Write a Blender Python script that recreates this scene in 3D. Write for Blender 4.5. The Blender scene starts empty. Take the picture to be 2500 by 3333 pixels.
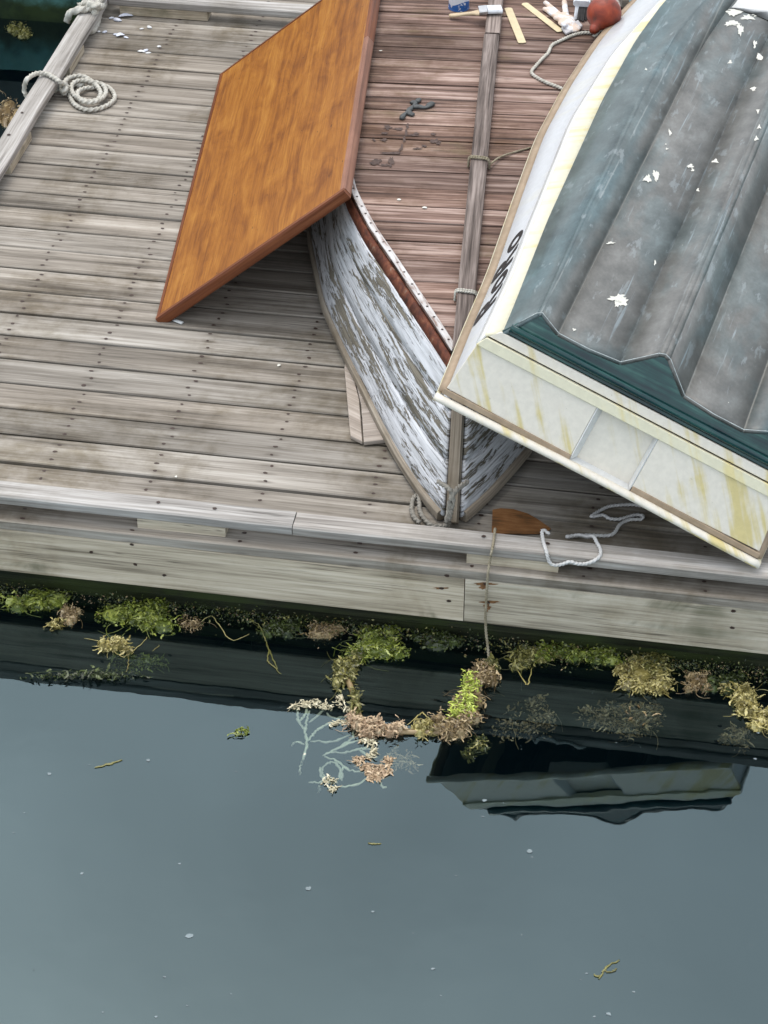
import bpy, math, random
import numpy as np
from mathutils import Vector, Matrix
from mathutils import noise as mnoise
random.seed(7)
scn = bpy.context.scene
col = scn.collection

# ------------------------------------------------------------------ camera
FPX = 7417.0; CX, CY = 1250.0, 1666.5; S = 2500 / 1659
PITCH, ROLL, YAW = .6566, .0030, .1637
CAM = Vector((2.7446, 0.0, 5.0189))
def _rot():
    cp, sp = math.cos(PITCH), math.sin(PITCH)
    w = Vector((0, cp, -sp)); r = Vector((1, 0, 0)); u = Vector((0, sp, cp))
    c, s = math.cos(ROLL), math.sin(ROLL)
    r, u = c * r + s * u, c * u - s * r
    Z = Matrix.Rotation(YAW, 3, 'Z')
    return Z @ r, Z @ u, Z @ w
RR, UU, WW = _rot()
cam = bpy.data.cameras.new('camera'); camo = bpy.data.objects.new('camera', cam); col.objects.link(camo)
cam.sensor_fit = 'HORIZONTAL'; cam.sensor_width = 36; cam.lens = FPX / 2500 * 36
cam.clip_start = .1; cam.clip_end = 2000
m = Matrix((RR, UU, -WW)).transposed().to_4x4(); m.translation = CAM
camo.matrix_world = m
scn.camera = camo
scn.render.resolution_x = 768; scn.render.resolution_y = 1024

# ------------------------------------------------------------------ sky, sun, exposure
SUN_EL, SUN_AZ = math.radians(70), math.radians(-40)      # azimuth from +Y towards +X
world = bpy.data.worlds.new('World'); scn.world = world; world.use_nodes = True
nt = world.node_tree; nt.nodes.clear()
out = nt.nodes.new('ShaderNodeOutputWorld'); bg = nt.nodes.new('ShaderNodeBackground')
sky = nt.nodes.new('ShaderNodeTexSky'); sky.sky_type = 'NISHITA'; sky.sun_disc = False
sky.sun_elevation = SUN_EL; sky.sun_rotation = SUN_AZ; sky.air_density = 1.2; sky.dust_density = 5.0; sky.ozone_density = 1.0
hs = nt.nodes.new('ShaderNodeHueSaturation'); hs.inputs['Saturation'].default_value = .55
nt.links.new(sky.outputs[0], hs.inputs['Color'])
# a thin even overcast: soft cloud structure over the whole sky
tc = nt.nodes.new('ShaderNodeTexCoord'); cn = nt.nodes.new('ShaderNodeTexNoise')
cn.inputs['Scale'].default_value = 3.4; cn.inputs['Detail'].default_value = 4; cn.inputs['Roughness'].default_value = .5
nt.links.new(tc.outputs['Generated'], cn.inputs['Vector'])
mr = nt.nodes.new('ShaderNodeMapRange'); mr.inputs[1].default_value = .3; mr.inputs[2].default_value = .7
mr.inputs[3].default_value = .80; mr.inputs[4].default_value = 1.20
nt.links.new(cn.outputs[0], mr.inputs[0])
mx = nt.nodes.new('ShaderNodeMix'); mx.data_type = 'RGBA'; mx.blend_type = 'MULTIPLY'; mx.inputs[0].default_value = 1
nt.links.new(mr.outputs[0], mx.inputs[7])
ov = nt.nodes.new('ShaderNodeMix'); ov.data_type = 'RGBA'; ov.blend_type = 'ADD'; ov.inputs[0].default_value = 1
ov.inputs[7].default_value = (4.9, 5.3, 5.75, 1)          # even cloud layer added to the clear-sky model
nt.links.new(hs.outputs[0], ov.inputs[6]); nt.links.new(ov.outputs[2], mx.inputs[6]); nt.links.new(mx.outputs[2], bg.inputs['Color']); bg.inputs['Strength'].default_value = .15
nt.links.new(bg.outputs[0], out.inputs[0])
sun = bpy.data.lights.new('sun', 'SUN'); suno = bpy.data.objects.new('sun', sun); col.objects.link(suno)
sun.energy = .6; sun.angle = math.radians(30); sun.color = (1, .965, .91)
d = Vector((math.sin(SUN_AZ) * math.cos(SUN_EL), math.cos(SUN_AZ) * math.cos(SUN_EL), math.sin(SUN_EL)))
suno.rotation_euler = d.to_track_quat('Z', 'Y').to_euler(); suno.location = (0, 0, 20)
scn.view_settings.view_transform = 'Standard'; scn.view_settings.look = 'None'
scn.view_settings.gamma = 1; scn.view_settings.use_curve_mapping = False
scn.view_settings.exposure = .06

# ------------------------------------------------------------------ pixel to place
ZW = -.36                                                  # water level; the deck top is z = 0
def ray(x, y): return (x * S - CX) / FPX * RR - (y * S - CY) / FPX * UU + WW
def up(x, y, z=0.0):
    d = ray(x, y); return CAM + d * ((z - CAM.z) / d.z)

# ------------------------------------------------------------------ mesh helpers
class MB:
    def __init__(s): s.v = []; s.f = []; s.uv = []; s.mi = []
    def face(s, idx, uvs, mi=0): s.f.append(idx); s.uv.append(uvs); s.mi.append(mi)
    def sweep(s, path, prof, upv=Vector((0, 0, 1)), closed=True, caps=True, scale=None, twist=None, u0=0., mi=0, loop=False):
        path = [Vector(p) for p in path]; n = len(path); k = len(prof)
        base = len(s.v); arc = [u0]
        for i in range(1, n): arc.append(arc[-1] + (path[i] - path[i - 1]).length)
        per = [0.]
        for i in range(k):
            a = prof[i]; b = prof[(i + 1) % k]; per.append(per[-1] + math.hypot(a[0] - b[0], a[1] - b[1]))
        lastside = None
        for i in range(n):
            if loop: t = (path[(i + 1) % n] - path[i - 1])
            else: t = path[min(i + 1, n - 1)] - path[max(i - 1, 0)]
            t.normalize(); sd = t.cross(upv)
            if sd.length < 1e-4: sd = lastside or Vector((1, 0, 0))
            sd.normalize(); lastside = sd; uu = sd.cross(t)
            sc = scale(arc[i]) if scale else 1.; tw = twist(arc[i]) if twist else 0.
            c, q = math.cos(tw), math.sin(tw)
            for a, b in prof:
                a2, b2 = (a * c - b * q) * sc, (a * q + b * c) * sc
                s.v.append(path[i] + sd * a2 + uu * b2)
        kk = k if closed else k - 1
        for i in range(n if loop else n - 1):
            j2 = (i + 1) % n; ua = arc[i]; ub = arc[i + 1] if i + 1 < n else arc[i] + (path[0] - path[i]).length
            for j in range(kk):
                a = base + i * k + j; b = base + i * k + (j + 1) % k
                c = base + j2 * k + (j + 1) % k; d = base + j2 * k + j
                s.face((a, d, c, b), ((ua, per[j]), (ub, per[j]), (ub, per[j + 1]), (ua, per[j + 1])), mi)
        if caps and closed and not loop:
            s.face(tuple(base + j for j in range(k)), [(u0 + prof[j][1] * .1, prof[j][0]) for j in range(k)], mi)
            o = base + (n - 1) * k
            s.face(tuple(o + j for j in reversed(range(k))), [(arc[-1] + prof[j][1] * .1, prof[j][0]) for j in reversed(range(k))], mi)
        return s
    def grid(s, P, UV, mi=0):
        nu = len(P); nv = len(P[0]); base = len(s.v)
        for r in P: s.v.extend(Vector(p) for p in r)
        for i in range(nu - 1):
            for j in range(nv - 1):
                q = [(i, j), (i + 1, j), (i + 1, j + 1), (i, j + 1)]
                s.face(tuple(base + a * nv + b for a, b in q), [UV[a][b] for a, b in q], mi)
        return s
    def poly_prism(s, bot, top, mi=0):
        n = len(bot); base = len(s.v); s.v.extend(Vector(p) for p in bot); s.v.extend(Vector(p) for p in top)
        ax = (Vector(bot[1]) - Vector(bot[0])).normalized()
        o = Vector(bot[0]); nz = (Vector(top[0]) - o).normalized(); ay = nz.cross(ax)
        U = lambda p: ((Vector(p) - o).dot(ax), (Vector(p) - o).dot(ay))
        s.face(tuple(base + i for i in reversed(range(n))), [U(bot[i]) for i in reversed(range(n))], mi)
        s.face(tuple(base + n + i for i in range(n)), [U(top[i]) for i in range(n)], mi)
        h = (Vector(top[0]) - o).length
        for i in range(n):
            j = (i + 1) % n; l = (Vector(bot[j]) - Vector(bot[i])).length
            ub = U(bot[i]); sg = (ub[0], ub[1])
            s.face((base + i, base + j, base + n + j, base + n + i), [(sg[0], sg[1]), (sg[0] + l, sg[1]), (sg[0] + l, sg[1] + h), (sg[0], sg[1] + h)], mi)
        return s
    def box(s, x0, x1, y0, y1, z0, z1, mi=0):
        return s.poly_prism([(x0, y0, z0), (x1, y0, z0), (x1, y1, z0), (x0, y1, z0)], [(x0, y0, z1), (x1, y0, z1), (x1, y1, z1), (x0, y1, z1)], mi)
    def disc(s, c, rx, ry, ax=Vector((1, 0, 0)), ay=Vector((0, 1, 0)), n=7, jit=.2):
        base = len(s.v); c = Vector(c)
        for i in range(n):
            t = 2 * math.pi * i / n; k = 1 + random.uniform(-jit, jit)
            s.v.append(c + ax * (rx * k * math.cos(t)) + ay * (ry * k * math.sin(t)))
        s.face(tuple(range(base, base + n)), [(0, 0)] * n)
    def build(s, name, mats, parent=None, smooth=False, bevel=0., loc=None, solid=0., autos=None):
        me = bpy.data.meshes.new(name)
        V = s.v
        if loc is not None: V = [v - Vector(loc) for v in V]
        me.from_pydata([tuple(v) for v in V], [], s.f)
        l = me.uv_layers.new(name='UVMap'); flat = [c for f in s.uv for uv in f for c in uv]
        l.data.foreach_set('uv', flat)
        if not isinstance(mats, (list, tuple)): mats = [mats]
        for mt in mats: me.materials.append(mt)
        me.polygons.foreach_set('material_index', s.mi)
        if smooth: me.polygons.foreach_set('use_smooth', [True] * len(me.polygons))
        me.update()
        o = bpy.data.objects.new(name, me); col.objects.link(o)
        if loc is not None: o.location = loc
        if parent: o.parent = parent
        if solid:
            md = o.modifiers.new('solid', 'SOLIDIFY'); md.thickness = solid; md.offset = -1
        if bevel:
            md = o.modifiers.new('bevel', 'BEVEL'); md.width = bevel; md.segments = 2; md.limit_method = 'ANGLE'; md.angle_limit = math.radians(40)
        return o
def rect(w, h, b=.0, z0=None):
    """profile (side, up): width w centred, height 0..h with chamfer b"""
    x = w / 2
    if b <= 0: return [(-x, 0), (x, 0), (x, h), (-x, h)]
    return [(-x + b, 0), (x - b, 0), (x, b), (x, h - b), (x - b, h), (-x + b, h), (-x, h - b), (-x, b)]
def tag(o, label, cat, group=None, kind=None):
    if label: o['label'] = label
    if cat: o['category'] = cat
    if group: o['group'] = group
    if kind: o['kind'] = kind
    return o
def empty(name, loc, label, cat, group=None):
    o = bpy.data.objects.new(name, None); col.objects.link(o); o.location = loc; o.empty_display_size = .1
    return tag(o, label, cat, group)
def stuff(o): o['kind'] = 'stuff'; return o
def catmull(pts, n=8, loop=False):
    P = [Vector(p) for p in pts]; out = []; N = len(P)
    for i in range(N if loop else N - 1):
        a = P[(i - 1) % N] if (loop or i > 0) else P[0] * 2 - P[1]
        b = P[i]; c = P[(i + 1) % N]
        d = P[(i + 2) % N] if (loop or i + 2 < N) else c * 2 - b
        for j in range(n):
            t = j / n
            out.append(.5 * ((2 * b) + (c - a) * t + (2 * a - 5 * b + 4 * c - d) * t * t + (3 * b - a - 3 * c + d) * t ** 3))
    if not loop: out.append(P[-1])
    return out
def resample(path, step):
    path = [Vector(p) for p in path]; out = [path[0]]; acc = 0
    for a, b in zip(path, path[1:]):
        L = (b - a).length
        if L < 1e-9: continue
        p = step - acc
        while p <= L:
            out.append(a + (b - a) * (p / L)); p += step
        acc = L - (p - step)
    if (out[-1] - path[-1]).length > step * .3: out.append(path[-1])
    return out
def parts_local(root):
    pass

# ------------------------------------------------------------------ materials
ALB = .73
class NG:
    """tiny node-graph writer"""
    def __init__(s, name):
        s.m = bpy.data.materials.new(name); s.m.use_nodes = True; s.t = s.m.node_tree; s.t.nodes.clear()
        s.out = s.t.nodes.new('ShaderNodeOutputMaterial')
    def n(s, typ, **kw):
        nd = s.t.nodes.new(typ)
        for k, v in kw.items(): setattr(nd, k, v)
        return nd
    def lk(s, a, b): s.t.links.new(a, b)
    def put(s, sock, v):
        if hasattr(v, 'links') or isinstance(v, bpy.types.NodeSocket): s.lk(v, sock)
        else: sock.default_value = v
    def math(s, op, a, b=None, c=None, clamp=False):
        nd = s.n('ShaderNodeMath', operation=op, use_clamp=clamp); s.put(nd.inputs[0], a)
        if b is not None: s.put(nd.inputs[1], b)
        if c is not None: s.put(nd.inputs[2], c)
        return nd.outputs[0]
    def noise(s, vec, scale=1., detail=4., rough=.55, dist=0.):
        nd = s.n('ShaderNodeTexNoise'); s.put(nd.inputs['Vector'], vec); nd.inputs['Scale'].default_value = scale
        nd.inputs['Detail'].default_value = detail; nd.inputs['Roughness'].default_value = rough; nd.inputs['Distortion'].default_value = dist
        return nd.outputs[0]
    def sep(s, v): nd = s.n('ShaderNodeSeparateXYZ'); s.put(nd.inputs[0], v); return nd.outputs
    def comb(s, x, y, z):
        nd = s.n('ShaderNodeCombineXYZ'); s.put(nd.inputs[0], x); s.put(nd.inputs[1], y); s.put(nd.inputs[2], z); return nd.outputs[0]
    def step(s, v, a, b, lo=0., hi=1.):
        nd = s.n('ShaderNodeMapRange', interpolation_type='SMOOTHSTEP'); s.put(nd.inputs[0], v)
        nd.inputs[1].default_value = a; nd.inputs[2].default_value = b; nd.inputs[3].default_value = lo; nd.inputs[4].default_value = hi
        return nd.outputs[0]
    def ramp(s, v, stops):
        nd = s.n('ShaderNodeValToRGB'); s.put(nd.inputs[0], v); e = nd.color_ramp.elements
        while len(e) > 1: e.remove(e[-1])
        for i, (p, c) in enumerate(stops):
            q = e[0] if i == 0 else e.new(p)
            q.position = p; q.color = (*c, 1) if len(c) == 3 else c
        return nd.outputs[0]
    def mix(s, f, a, b, mode='MIX'):
        nd = s.n('ShaderNodeMix', data_type='RGBA', blend_type=mode); s.put(nd.inputs[0], f)
        for sk, v in ((nd.inputs[6], a), (nd.inputs[7], b)):
            if isinstance(v, tuple): sk.default_value = (*v, 1) if len(v) == 3 else v
            else: s.lk(v, sk)
        return nd.outputs[2]
    def scale(s, c, f):
        nd = s.n('ShaderNodeVectorMath', operation='SCALE'); s.put(nd.inputs[0], c); s.put(nd.inputs['Scale'], f); return nd.outputs[0]
    def uv(s): return s.n('ShaderNodeTexCoord').outputs['UV']
    def pos(s): return s.n('ShaderNodeNewGeometry').outputs['Position']
    def rnd(s): return s.n('ShaderNodeObjectInfo').outputs['Random']
    def island(s): return s.n('ShaderNodeNewGeometry').outputs['Random Per Island']
    def bump(s, h, strength=.4, dist=.003, nrm=None):
        nd = s.n('ShaderNodeBump'); nd.inputs['Strength'].default_value = strength; nd.inputs['Distance'].default_value = dist
        s.put(nd.inputs['Height'], h)
        if nrm is not None: s.lk(nrm, nd.inputs['Normal'])
        return nd.outputs[0]
    def bsdf(s, color, rough=.7, normal=None, spec=.5, coat=0., coatr=.1, sheen=0., sss=0., trans=0., metal=0.):
        b = s.n('ShaderNodeBsdfPrincipled')
        if isinstance(color, tuple): color = s.comb(*color)
        s.lk(s.scale(color, ALB), b.inputs['Base Color'])
        s.put(b.inputs['Roughness'], rough); s.put(b.inputs['Specular IOR Level'], spec); b.inputs['Metallic'].default_value = metal
        b.inputs['Coat Weight'].default_value = coat; b.inputs['Coat Roughness'].default_value = coatr
        b.inputs['Sheen Weight'].default_value = sheen
        if normal is not None: s.lk(normal, b.inputs['Normal'])
        s.lk(b.outputs[0], s.out.inputs['Surface'])
        return b
def plain(name, c, rough=.6, var=.12, nscale=30., bump=.15, spec=.5, metal=0.):
    g = NG(name); p = g.n('ShaderNodeTexCoord').outputs['Object']
    n = g.noise(p, nscale, 5); f = g.step(n, .25, .75, 1 - var, 1 + var)
    cc = g.scale(g.comb(*c), f)
    g.bsdf(cc, rough, g.bump(n, bump, .002), spec, metal=metal)
    return g.m

def wood(name, dark, mid, light, dirt, dirt_amt=.55, vary=.22, grain=(2.0, 62.), nails=False, rough=.82, green=None, green_lo=.5, bumps=.45, crack=1.0, contrast=1.0):
    g = NG(name); uv = g.sep(g.uv()); r = g.rnd(); r50 = g.math('MULTIPLY', r, 61.)
    def N(sx, sy, det=5, ro=.6, off=0.):
        return g.noise(g.comb(g.math('MULTIPLY_ADD', uv[0], sx, g.math('MULTIPLY', r, 33. + off)), g.math('MULTIPLY', uv[1], sy), g.math('ADD', r50, off)), 1., det, ro, .15)
    n1 = N(grain[0], grain[1]); n2 = N(.9, 16., 4, .55, 7.); n3 = N(3.5, 120., 3, .65, 13.)
    p = g.pos(); big = g.noise(p, 1.25, 6, .62, .5); fine = g.noise(p, 14., 5, .65)
    v = g.math('MULTIPLY_ADD', g.math('SUBTRACT', n1, .5), .42 * contrast, g.math('MULTIPLY_ADD', g.math('SUBTRACT', n2, .5), .5, .5)); v = g.math('ADD', v, g.math('MULTIPLY', g.math('SUBTRACT', n3, .5), .30 * contrast))
    c = g.ramp(v, [(.34, dark), (.5, mid), (.66, light)])
    # boards differ from each other
    f = g.step(r, 0., 1., 1 - vary, 1 + vary); c = g.scale(c, f)
    hue = g.math('FRACT', g.math('MULTIPLY', r, 7.31)); c = g.mix(g.math('MULTIPLY', hue, .28), c, g.mix(1., c, (1.12, .96, .80), 'MULTIPLY'))
    # damp / dirt patches that run across boards
    dm = g.step(g.math('ADD', g.math('MULTIPLY', big, .75), g.math('MULTIPLY', fine, .25)), .46, .66)
    c = g.mix(g.math('MULTIPLY', dm, dirt_amt), c, g.mix(1., c, dirt, 'MULTIPLY'))
    if green:
        gm = g.step(g.math('ADD', g.math('MULTIPLY', g.noise(p, 3.1, 5, .6, .6), .6), g.math('MULTIPLY', n2, .4)), green_lo, green_lo + .14)
        c = g.mix(g.math('MULTIPLY', gm, .8), c, green)
    # dark checks along the grain
    ck = g.math('ABSOLUTE', g.math('SUBTRACT', N(.7, 38., 3, .5, 21.), .5)); ck = g.step(ck, .0, .016, 1., 0.)
    ck = g.math('MULTIPLY', ck, g.step(N(1.5, 10., 2, .5, 29.), .5, .62)); ck = g.math('MULTIPLY', ck, .75 * crack)
    c = g.mix(ck, c, g.scale(c, .28))
    if nails:
        fu = g.math('ABSOLUTE', g.math('MULTIPLY', g.math('SUBTRACT', g.math('FRACT', g.math('ADD', g.math('DIVIDE', uv[0], .406), .5)), .5), .406))
        fv = g.math('ABSOLUTE', g.math('MULTIPLY', g.math('SUBTRACT', g.math('FRACT', g.math('ADD', g.math('DIVIDE', g.math('SUBTRACT', uv[1], .03), .05), .5)), .5), .05))
        wob = g.math('MULTIPLY', g.math('SUBTRACT', N(9., 60., 3, .6, 41.), .5), .016)
        dd = g.math('ADD', g.math('SQRT', g.math('ADD', g.math('POWER', g.math('MULTIPLY', fu, .28), 2.), g.math('POWER', fv, 2.))), wob)
        st = g.step(dd, .001, .013, 1., 0.); st = g.math('MULTIPLY', st, g.step(N(2.3, 7., 1, .5, 53.), .35, .6, .25, .8))
        c = g.mix(st, c, g.mix(.5, c, (.10, .055, .03), 'MULTIPLY'))
    h = g.math('SUBTRACT', v, g.math('MULTIPLY', ck, .6))
    g.bsdf(c, g.step(v, .3, .7, rough - .08, rough + .08), g.bump(h, bumps, .004), .25)
    return g.m

M = {}
M['deck'] = wood('weathered_deck_wood', (.11, .096, .078), (.31, .282, .24), (.54, .51, .455), (.50, .455, .37), .9, .15, nails=True, contrast=.8, bumps=.6)
M['rail'] = wood('silvered_rail_wood', (.20, .185, .165), (.42, .40, .37), (.68, .665, .635), (.58, .55, .49), .5, .08, bumps=.6)
M['fascia'] = wood('fascia_wood', (.22, .19, .14), (.62, .55, .43), (.86, .79, .66), (.55, .50, .40), .6, .08, grain=(1.6, 60.), green=(.16, .155, .095), green_lo=.52)
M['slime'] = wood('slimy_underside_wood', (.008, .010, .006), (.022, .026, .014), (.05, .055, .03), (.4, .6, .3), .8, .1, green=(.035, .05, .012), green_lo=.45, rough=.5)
M['joist'] = wood('dark_joist_wood', (.02, .017, .013), (.05, .043, .035), (.09, .08, .066), (.5, .5, .4), .5)
M['scrap'] = wood('pale_scrap_wood', (.27, .235, .20), (.45, .405, .36), (.63, .58, .53), (.7, .66, .6), .4, .06)
M['keel'] = wood('keel_wood', (.060, .044, .036), (.20, .160, .140), (.40, .335, .30), (.7, .65, .6), .4, .05, grain=(2.2, 52.), contrast=1.7, bumps=.8)
M['gunwale'] = wood('gunwale_wood', (.15, .125, .095), (.32, .28, .225), (.50, .455, .38), (.5, .45, .35), .6, .05, grain=(3., 80.))
M['pink'] = wood('faded_red_bottom_wood', (.052, .028, .019), (.215, .137, .108), (.45, .34, .29), (.44, .37, .27), .9, .26, grain=(2.2, 48.), green=(.17, .125, .07), green_lo=.55, contrast=1.5, bumps=.7)
M['nail'] = plain('rusty_nail', (.045, .022, .014), .7, .3, 60.)
M['white_paint'] = plain('white_paint_chip', (.76, .75, .66), .5, .05, 40.)

def peeling():
    g = NG('peeling_white_paint'); uv = g.sep(g.uv()); r = g.math('MULTIPLY', g.rnd(), 17.)
    def N(sx, sy, det=5, ro=.6, off=0., di=.2):
        return g.noise(g.comb(g.math('MULTIPLY_ADD', uv[0], sx, r), g.math('MULTIPLY', uv[1], sy), g.math('ADD', r, off)), 1., det, ro, di)
    gr = N(4., 150., 4, .6); woodc = g.ramp(gr, [(.3, (.10, .085, .06)), (.55, (.25, .225, .175)), (.75, (.37, .34, .28))])
    a = N(3.4, 27., 9, .68, 5., .8); b = N(16., 85., 6, .7, 9., .6); big = N(.9, 3.5, 3, .5, 15.)
    v = g.math('ADD', g.math('ADD', g.math('MULTIPLY', a, .56), g.math('MULTIPLY', b, .32)), g.math('MULTIPLY', big, .22))
    pk = g.step(v, .578, .590)
    dirt = N(5., 40., 5, .65, 31.)
    pc = g.ramp(dirt, [(.3, (.50, .51, .52)), (.55, (.74, .755, .78)), (.75, (.84, .85, .87))])
    pc = g.mix(g.math('MULTIPLY', g.step(v, .55, .576), .35), pc, (.42, .42, .42))
    c = g.mix(pk, pc, woodc)
    ck = g.math('ABSOLUTE', g.math('SUBTRACT', N(1., 60., 3, .5, 51.), .5)); ck = g.math('MULTIPLY', g.step(ck, 0., .014, 1., 0.), .6)
    c = g.mix(ck, c, g.scale(c, .35))
    h = g.math('SUBTRACT', g.math('MULTIPLY', gr, .3), g.math('ADD', pk, ck))
    g.bsdf(c, g.step(pk, 0., 1., .5, .85), g.bump(h, 1., .0035), .3)
    return g.m
M['peel'] = peeling()
def redband():
    g = NG('worn_red_brown_paint'); p = g.pos(); n = g.noise(p, 26., 6, .65, .5); n2 = g.noise(p, 7., 3)
    c = g.ramp(n, [(.3, (.05, .018, .010)), (.5, (.16, .045, .022)), (.62, (.24, .085, .04)), (.72, (.33, .24, .18))])
    c = g.mix(g.step(n2, .5, .65), c, g.scale(c, .6)); g.bsdf(c, .75, g.bump(n, .5, .003), .3); return g.m
M['redband'] = redband()
def strip():
    g = NG('chipped_white_strip'); uv = g.sep(g.uv()); n = g.noise(g.comb(g.math('MULTIPLY', uv[0], 14.), g.math('MULTIPLY', uv[1], 70.), 0.), 1., 5, .6, .3)
    c = g.ramp(n, [(.34, (.30, .20, .16)), (.44, (.58, .54, .51)), (.65, (.76, .74, .72))]); g.bsdf(c, .7, g.bump(n, .4, .002), .3); return g.m
M['strip'] = strip()
def varnish(name, scale=1., dark=1.):
    g = NG(name); uv = g.sep(g.uv())
    warp = g.noise(g.comb(g.math('MULTIPLY', uv[0], 2.2), g.math('MULTIPLY', uv[1], 4.5), 0.), 1., 3, .5)
    vv = g.math('ADD', uv[1], g.math('MULTIPLY', warp, .05))
    gr = g.noise(g.comb(g.math('MULTIPLY', uv[0], .9), g.math('MULTIPLY', vv, 46.), 3.), 1., 6, .6, .35)
    fine = g.noise(g.comb(g.math('MULTIPLY', uv[0], 5.), g.math('MULTIPLY', vv, 190.), 9.), 1., 3, .6)
    blot = g.noise(g.comb(g.math('MULTIPLY', uv[0], 3.2), g.math('MULTIPLY', uv[1], 9.), 21.), 1., 8, .68, .9)
    v = g.math('ADD', g.math('ADD', g.math('MULTIPLY', gr, .34), g.math('MULTIPLY', fine, .24)), g.math('MULTIPLY', blot, .44))
    c = g.ramp(v, [(.32, (.11, .034, .006)), (.44, (.255, .086, .013)), (.52, (.37, .137, .019)), (.66, (.55, .25, .045))])
    # small dark dents
    dn = g.noise(g.comb(g.math('MULTIPLY', uv[0], 20.), g.math('MULTIPLY', uv[1], 60.), 5.), 1., 2, .5); dk = g.step(dn, .70, .75)
    c = g.mix(g.math('MULTIPLY', dk, .75), c, (.05, .018, .006))
    c = g.scale(c, dark)
    g.bsdf(c, .42, g.bump(g.math('SUBTRACT', v, g.math('MULTIPLY', dk, .5)), .25, .004), .22, coat=.08, coatr=.25); return g.m
M['varnish'] = varnish('orange_varnished_wood')
M['varnish_edge'] = wood('varnished_edge_strip', (.085, .024, .010), (.185, .058, .022), (.30, .11, .045), (.6, .5, .45), .5, .05, rough=.5, bumps=.25, crack=.3)
M['varnish_edge_dull'] = wood('dull_pink_edge_strip', (.16, .075, .05), (.30, .145, .095), (.40, .21, .14), (.6, .55, .5), .5, .05, rough=.55, bumps=.25, crack=.2)

def gel(name, base, stain, amt, streak=True):
    g = NG(name); uv = g.sep(g.uv()); o = g.n('ShaderNodeTexCoord').outputs['Object']
    n = g.noise(o, 3.2, 5, .6, .3); st = g.noise(g.comb(g.math('ADD', g.math('MULTIPLY', uv[0], 15.), g.math('MULTIPLY', uv[1], 13.)), g.math('MULTIPLY', uv[1], 1.6), 4.), 1., 4, .55)
    f = g.noise(o, 45., 4, .6)
    k = g.step(g.math('ADD', g.math('MULTIPLY', n, .36), g.math('MULTIPLY', st, .64)), .49, .60)
    c = g.mix(g.math('MULTIPLY', k, amt), base, stain)
    c = g.scale(c, g.step(f, .3, .7, .95, 1.04))
    sp = g.step(g.noise(o, 70., 2, .5), .735, .77); c = g.mix(g.math('MULTIPLY', sp, .35), c, (.25, .2, .12))
    g.bsdf(c, g.step(n, .3, .7, .28, .45), g.bump(g.noise(o, 18., 3), .06, .004), .5); return g.m
M['gel_side'] = gel('shaded_gelcoat_side', (.56, .57, .58), (.62, .60, .50), .4)  # topside shading put into the colour, greyer than the white strake
M['gel_strake'] = gel('cream_gelcoat_strake', (.80, .79, .72), (.80, .70, .40), .8)
M['gel_transom'] = gel('grey_white_gelcoat_transom', (.87, .81, .69), (.74, .61, .24), .9)
M['gel_cream'] = gel('yellowed_gelcoat', (.87, .82, .60), (.86, .73, .34), .9)
M['gel_white'] = gel('clean_white_gelcoat', (.80, .80, .77), (.78, .76, .66), .4)
def tan():
    g = NG('bare_tan_fibreglass'); uv = g.sep(g.uv()); o = g.n('ShaderNodeTexCoord').outputs['Object']; n = g.noise(o, 20., 5, .6)
    e = g.math('ADD', uv[1], g.math('MULTIPLY', g.math('SUBTRACT', g.noise(o, 55., 4, .65), .5), .012))
    c = g.ramp(n, [(.3, (.33, .245, .16)), (.7, (.46, .35, .24))]); g.bsdf(c, .7, g.bump(n, .3, .002), .3); return g.m
M['tan'] = tan()
def green_paint():
    g = NG('dark_green_bottom_paint'); uv = g.sep(g.uv()); o = g.n('ShaderNodeTexCoord').outputs['Object']
    st = g.noise(g.comb(g.math('MULTIPLY', uv[0], 3.), g.math('MULTIPLY', uv[1], 60.), 0.), 1., 4, .6); n = g.noise(o, 5., 4, .6)
    v = g.math('ADD', g.math('MULTIPLY', st, .6), g.math('MULTIPLY', n, .4))
    c = g.ramp(v, [(.38, (.005, .026, .034)), (.50, (.012, .066, .064)), (.60, (.040, .135, .115)), (.72, (.18, .29, .27))])
    g.bsdf(c, .2, g.bump(st, .08, .002), .5); return g.m
M['green'] = green_paint()
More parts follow.
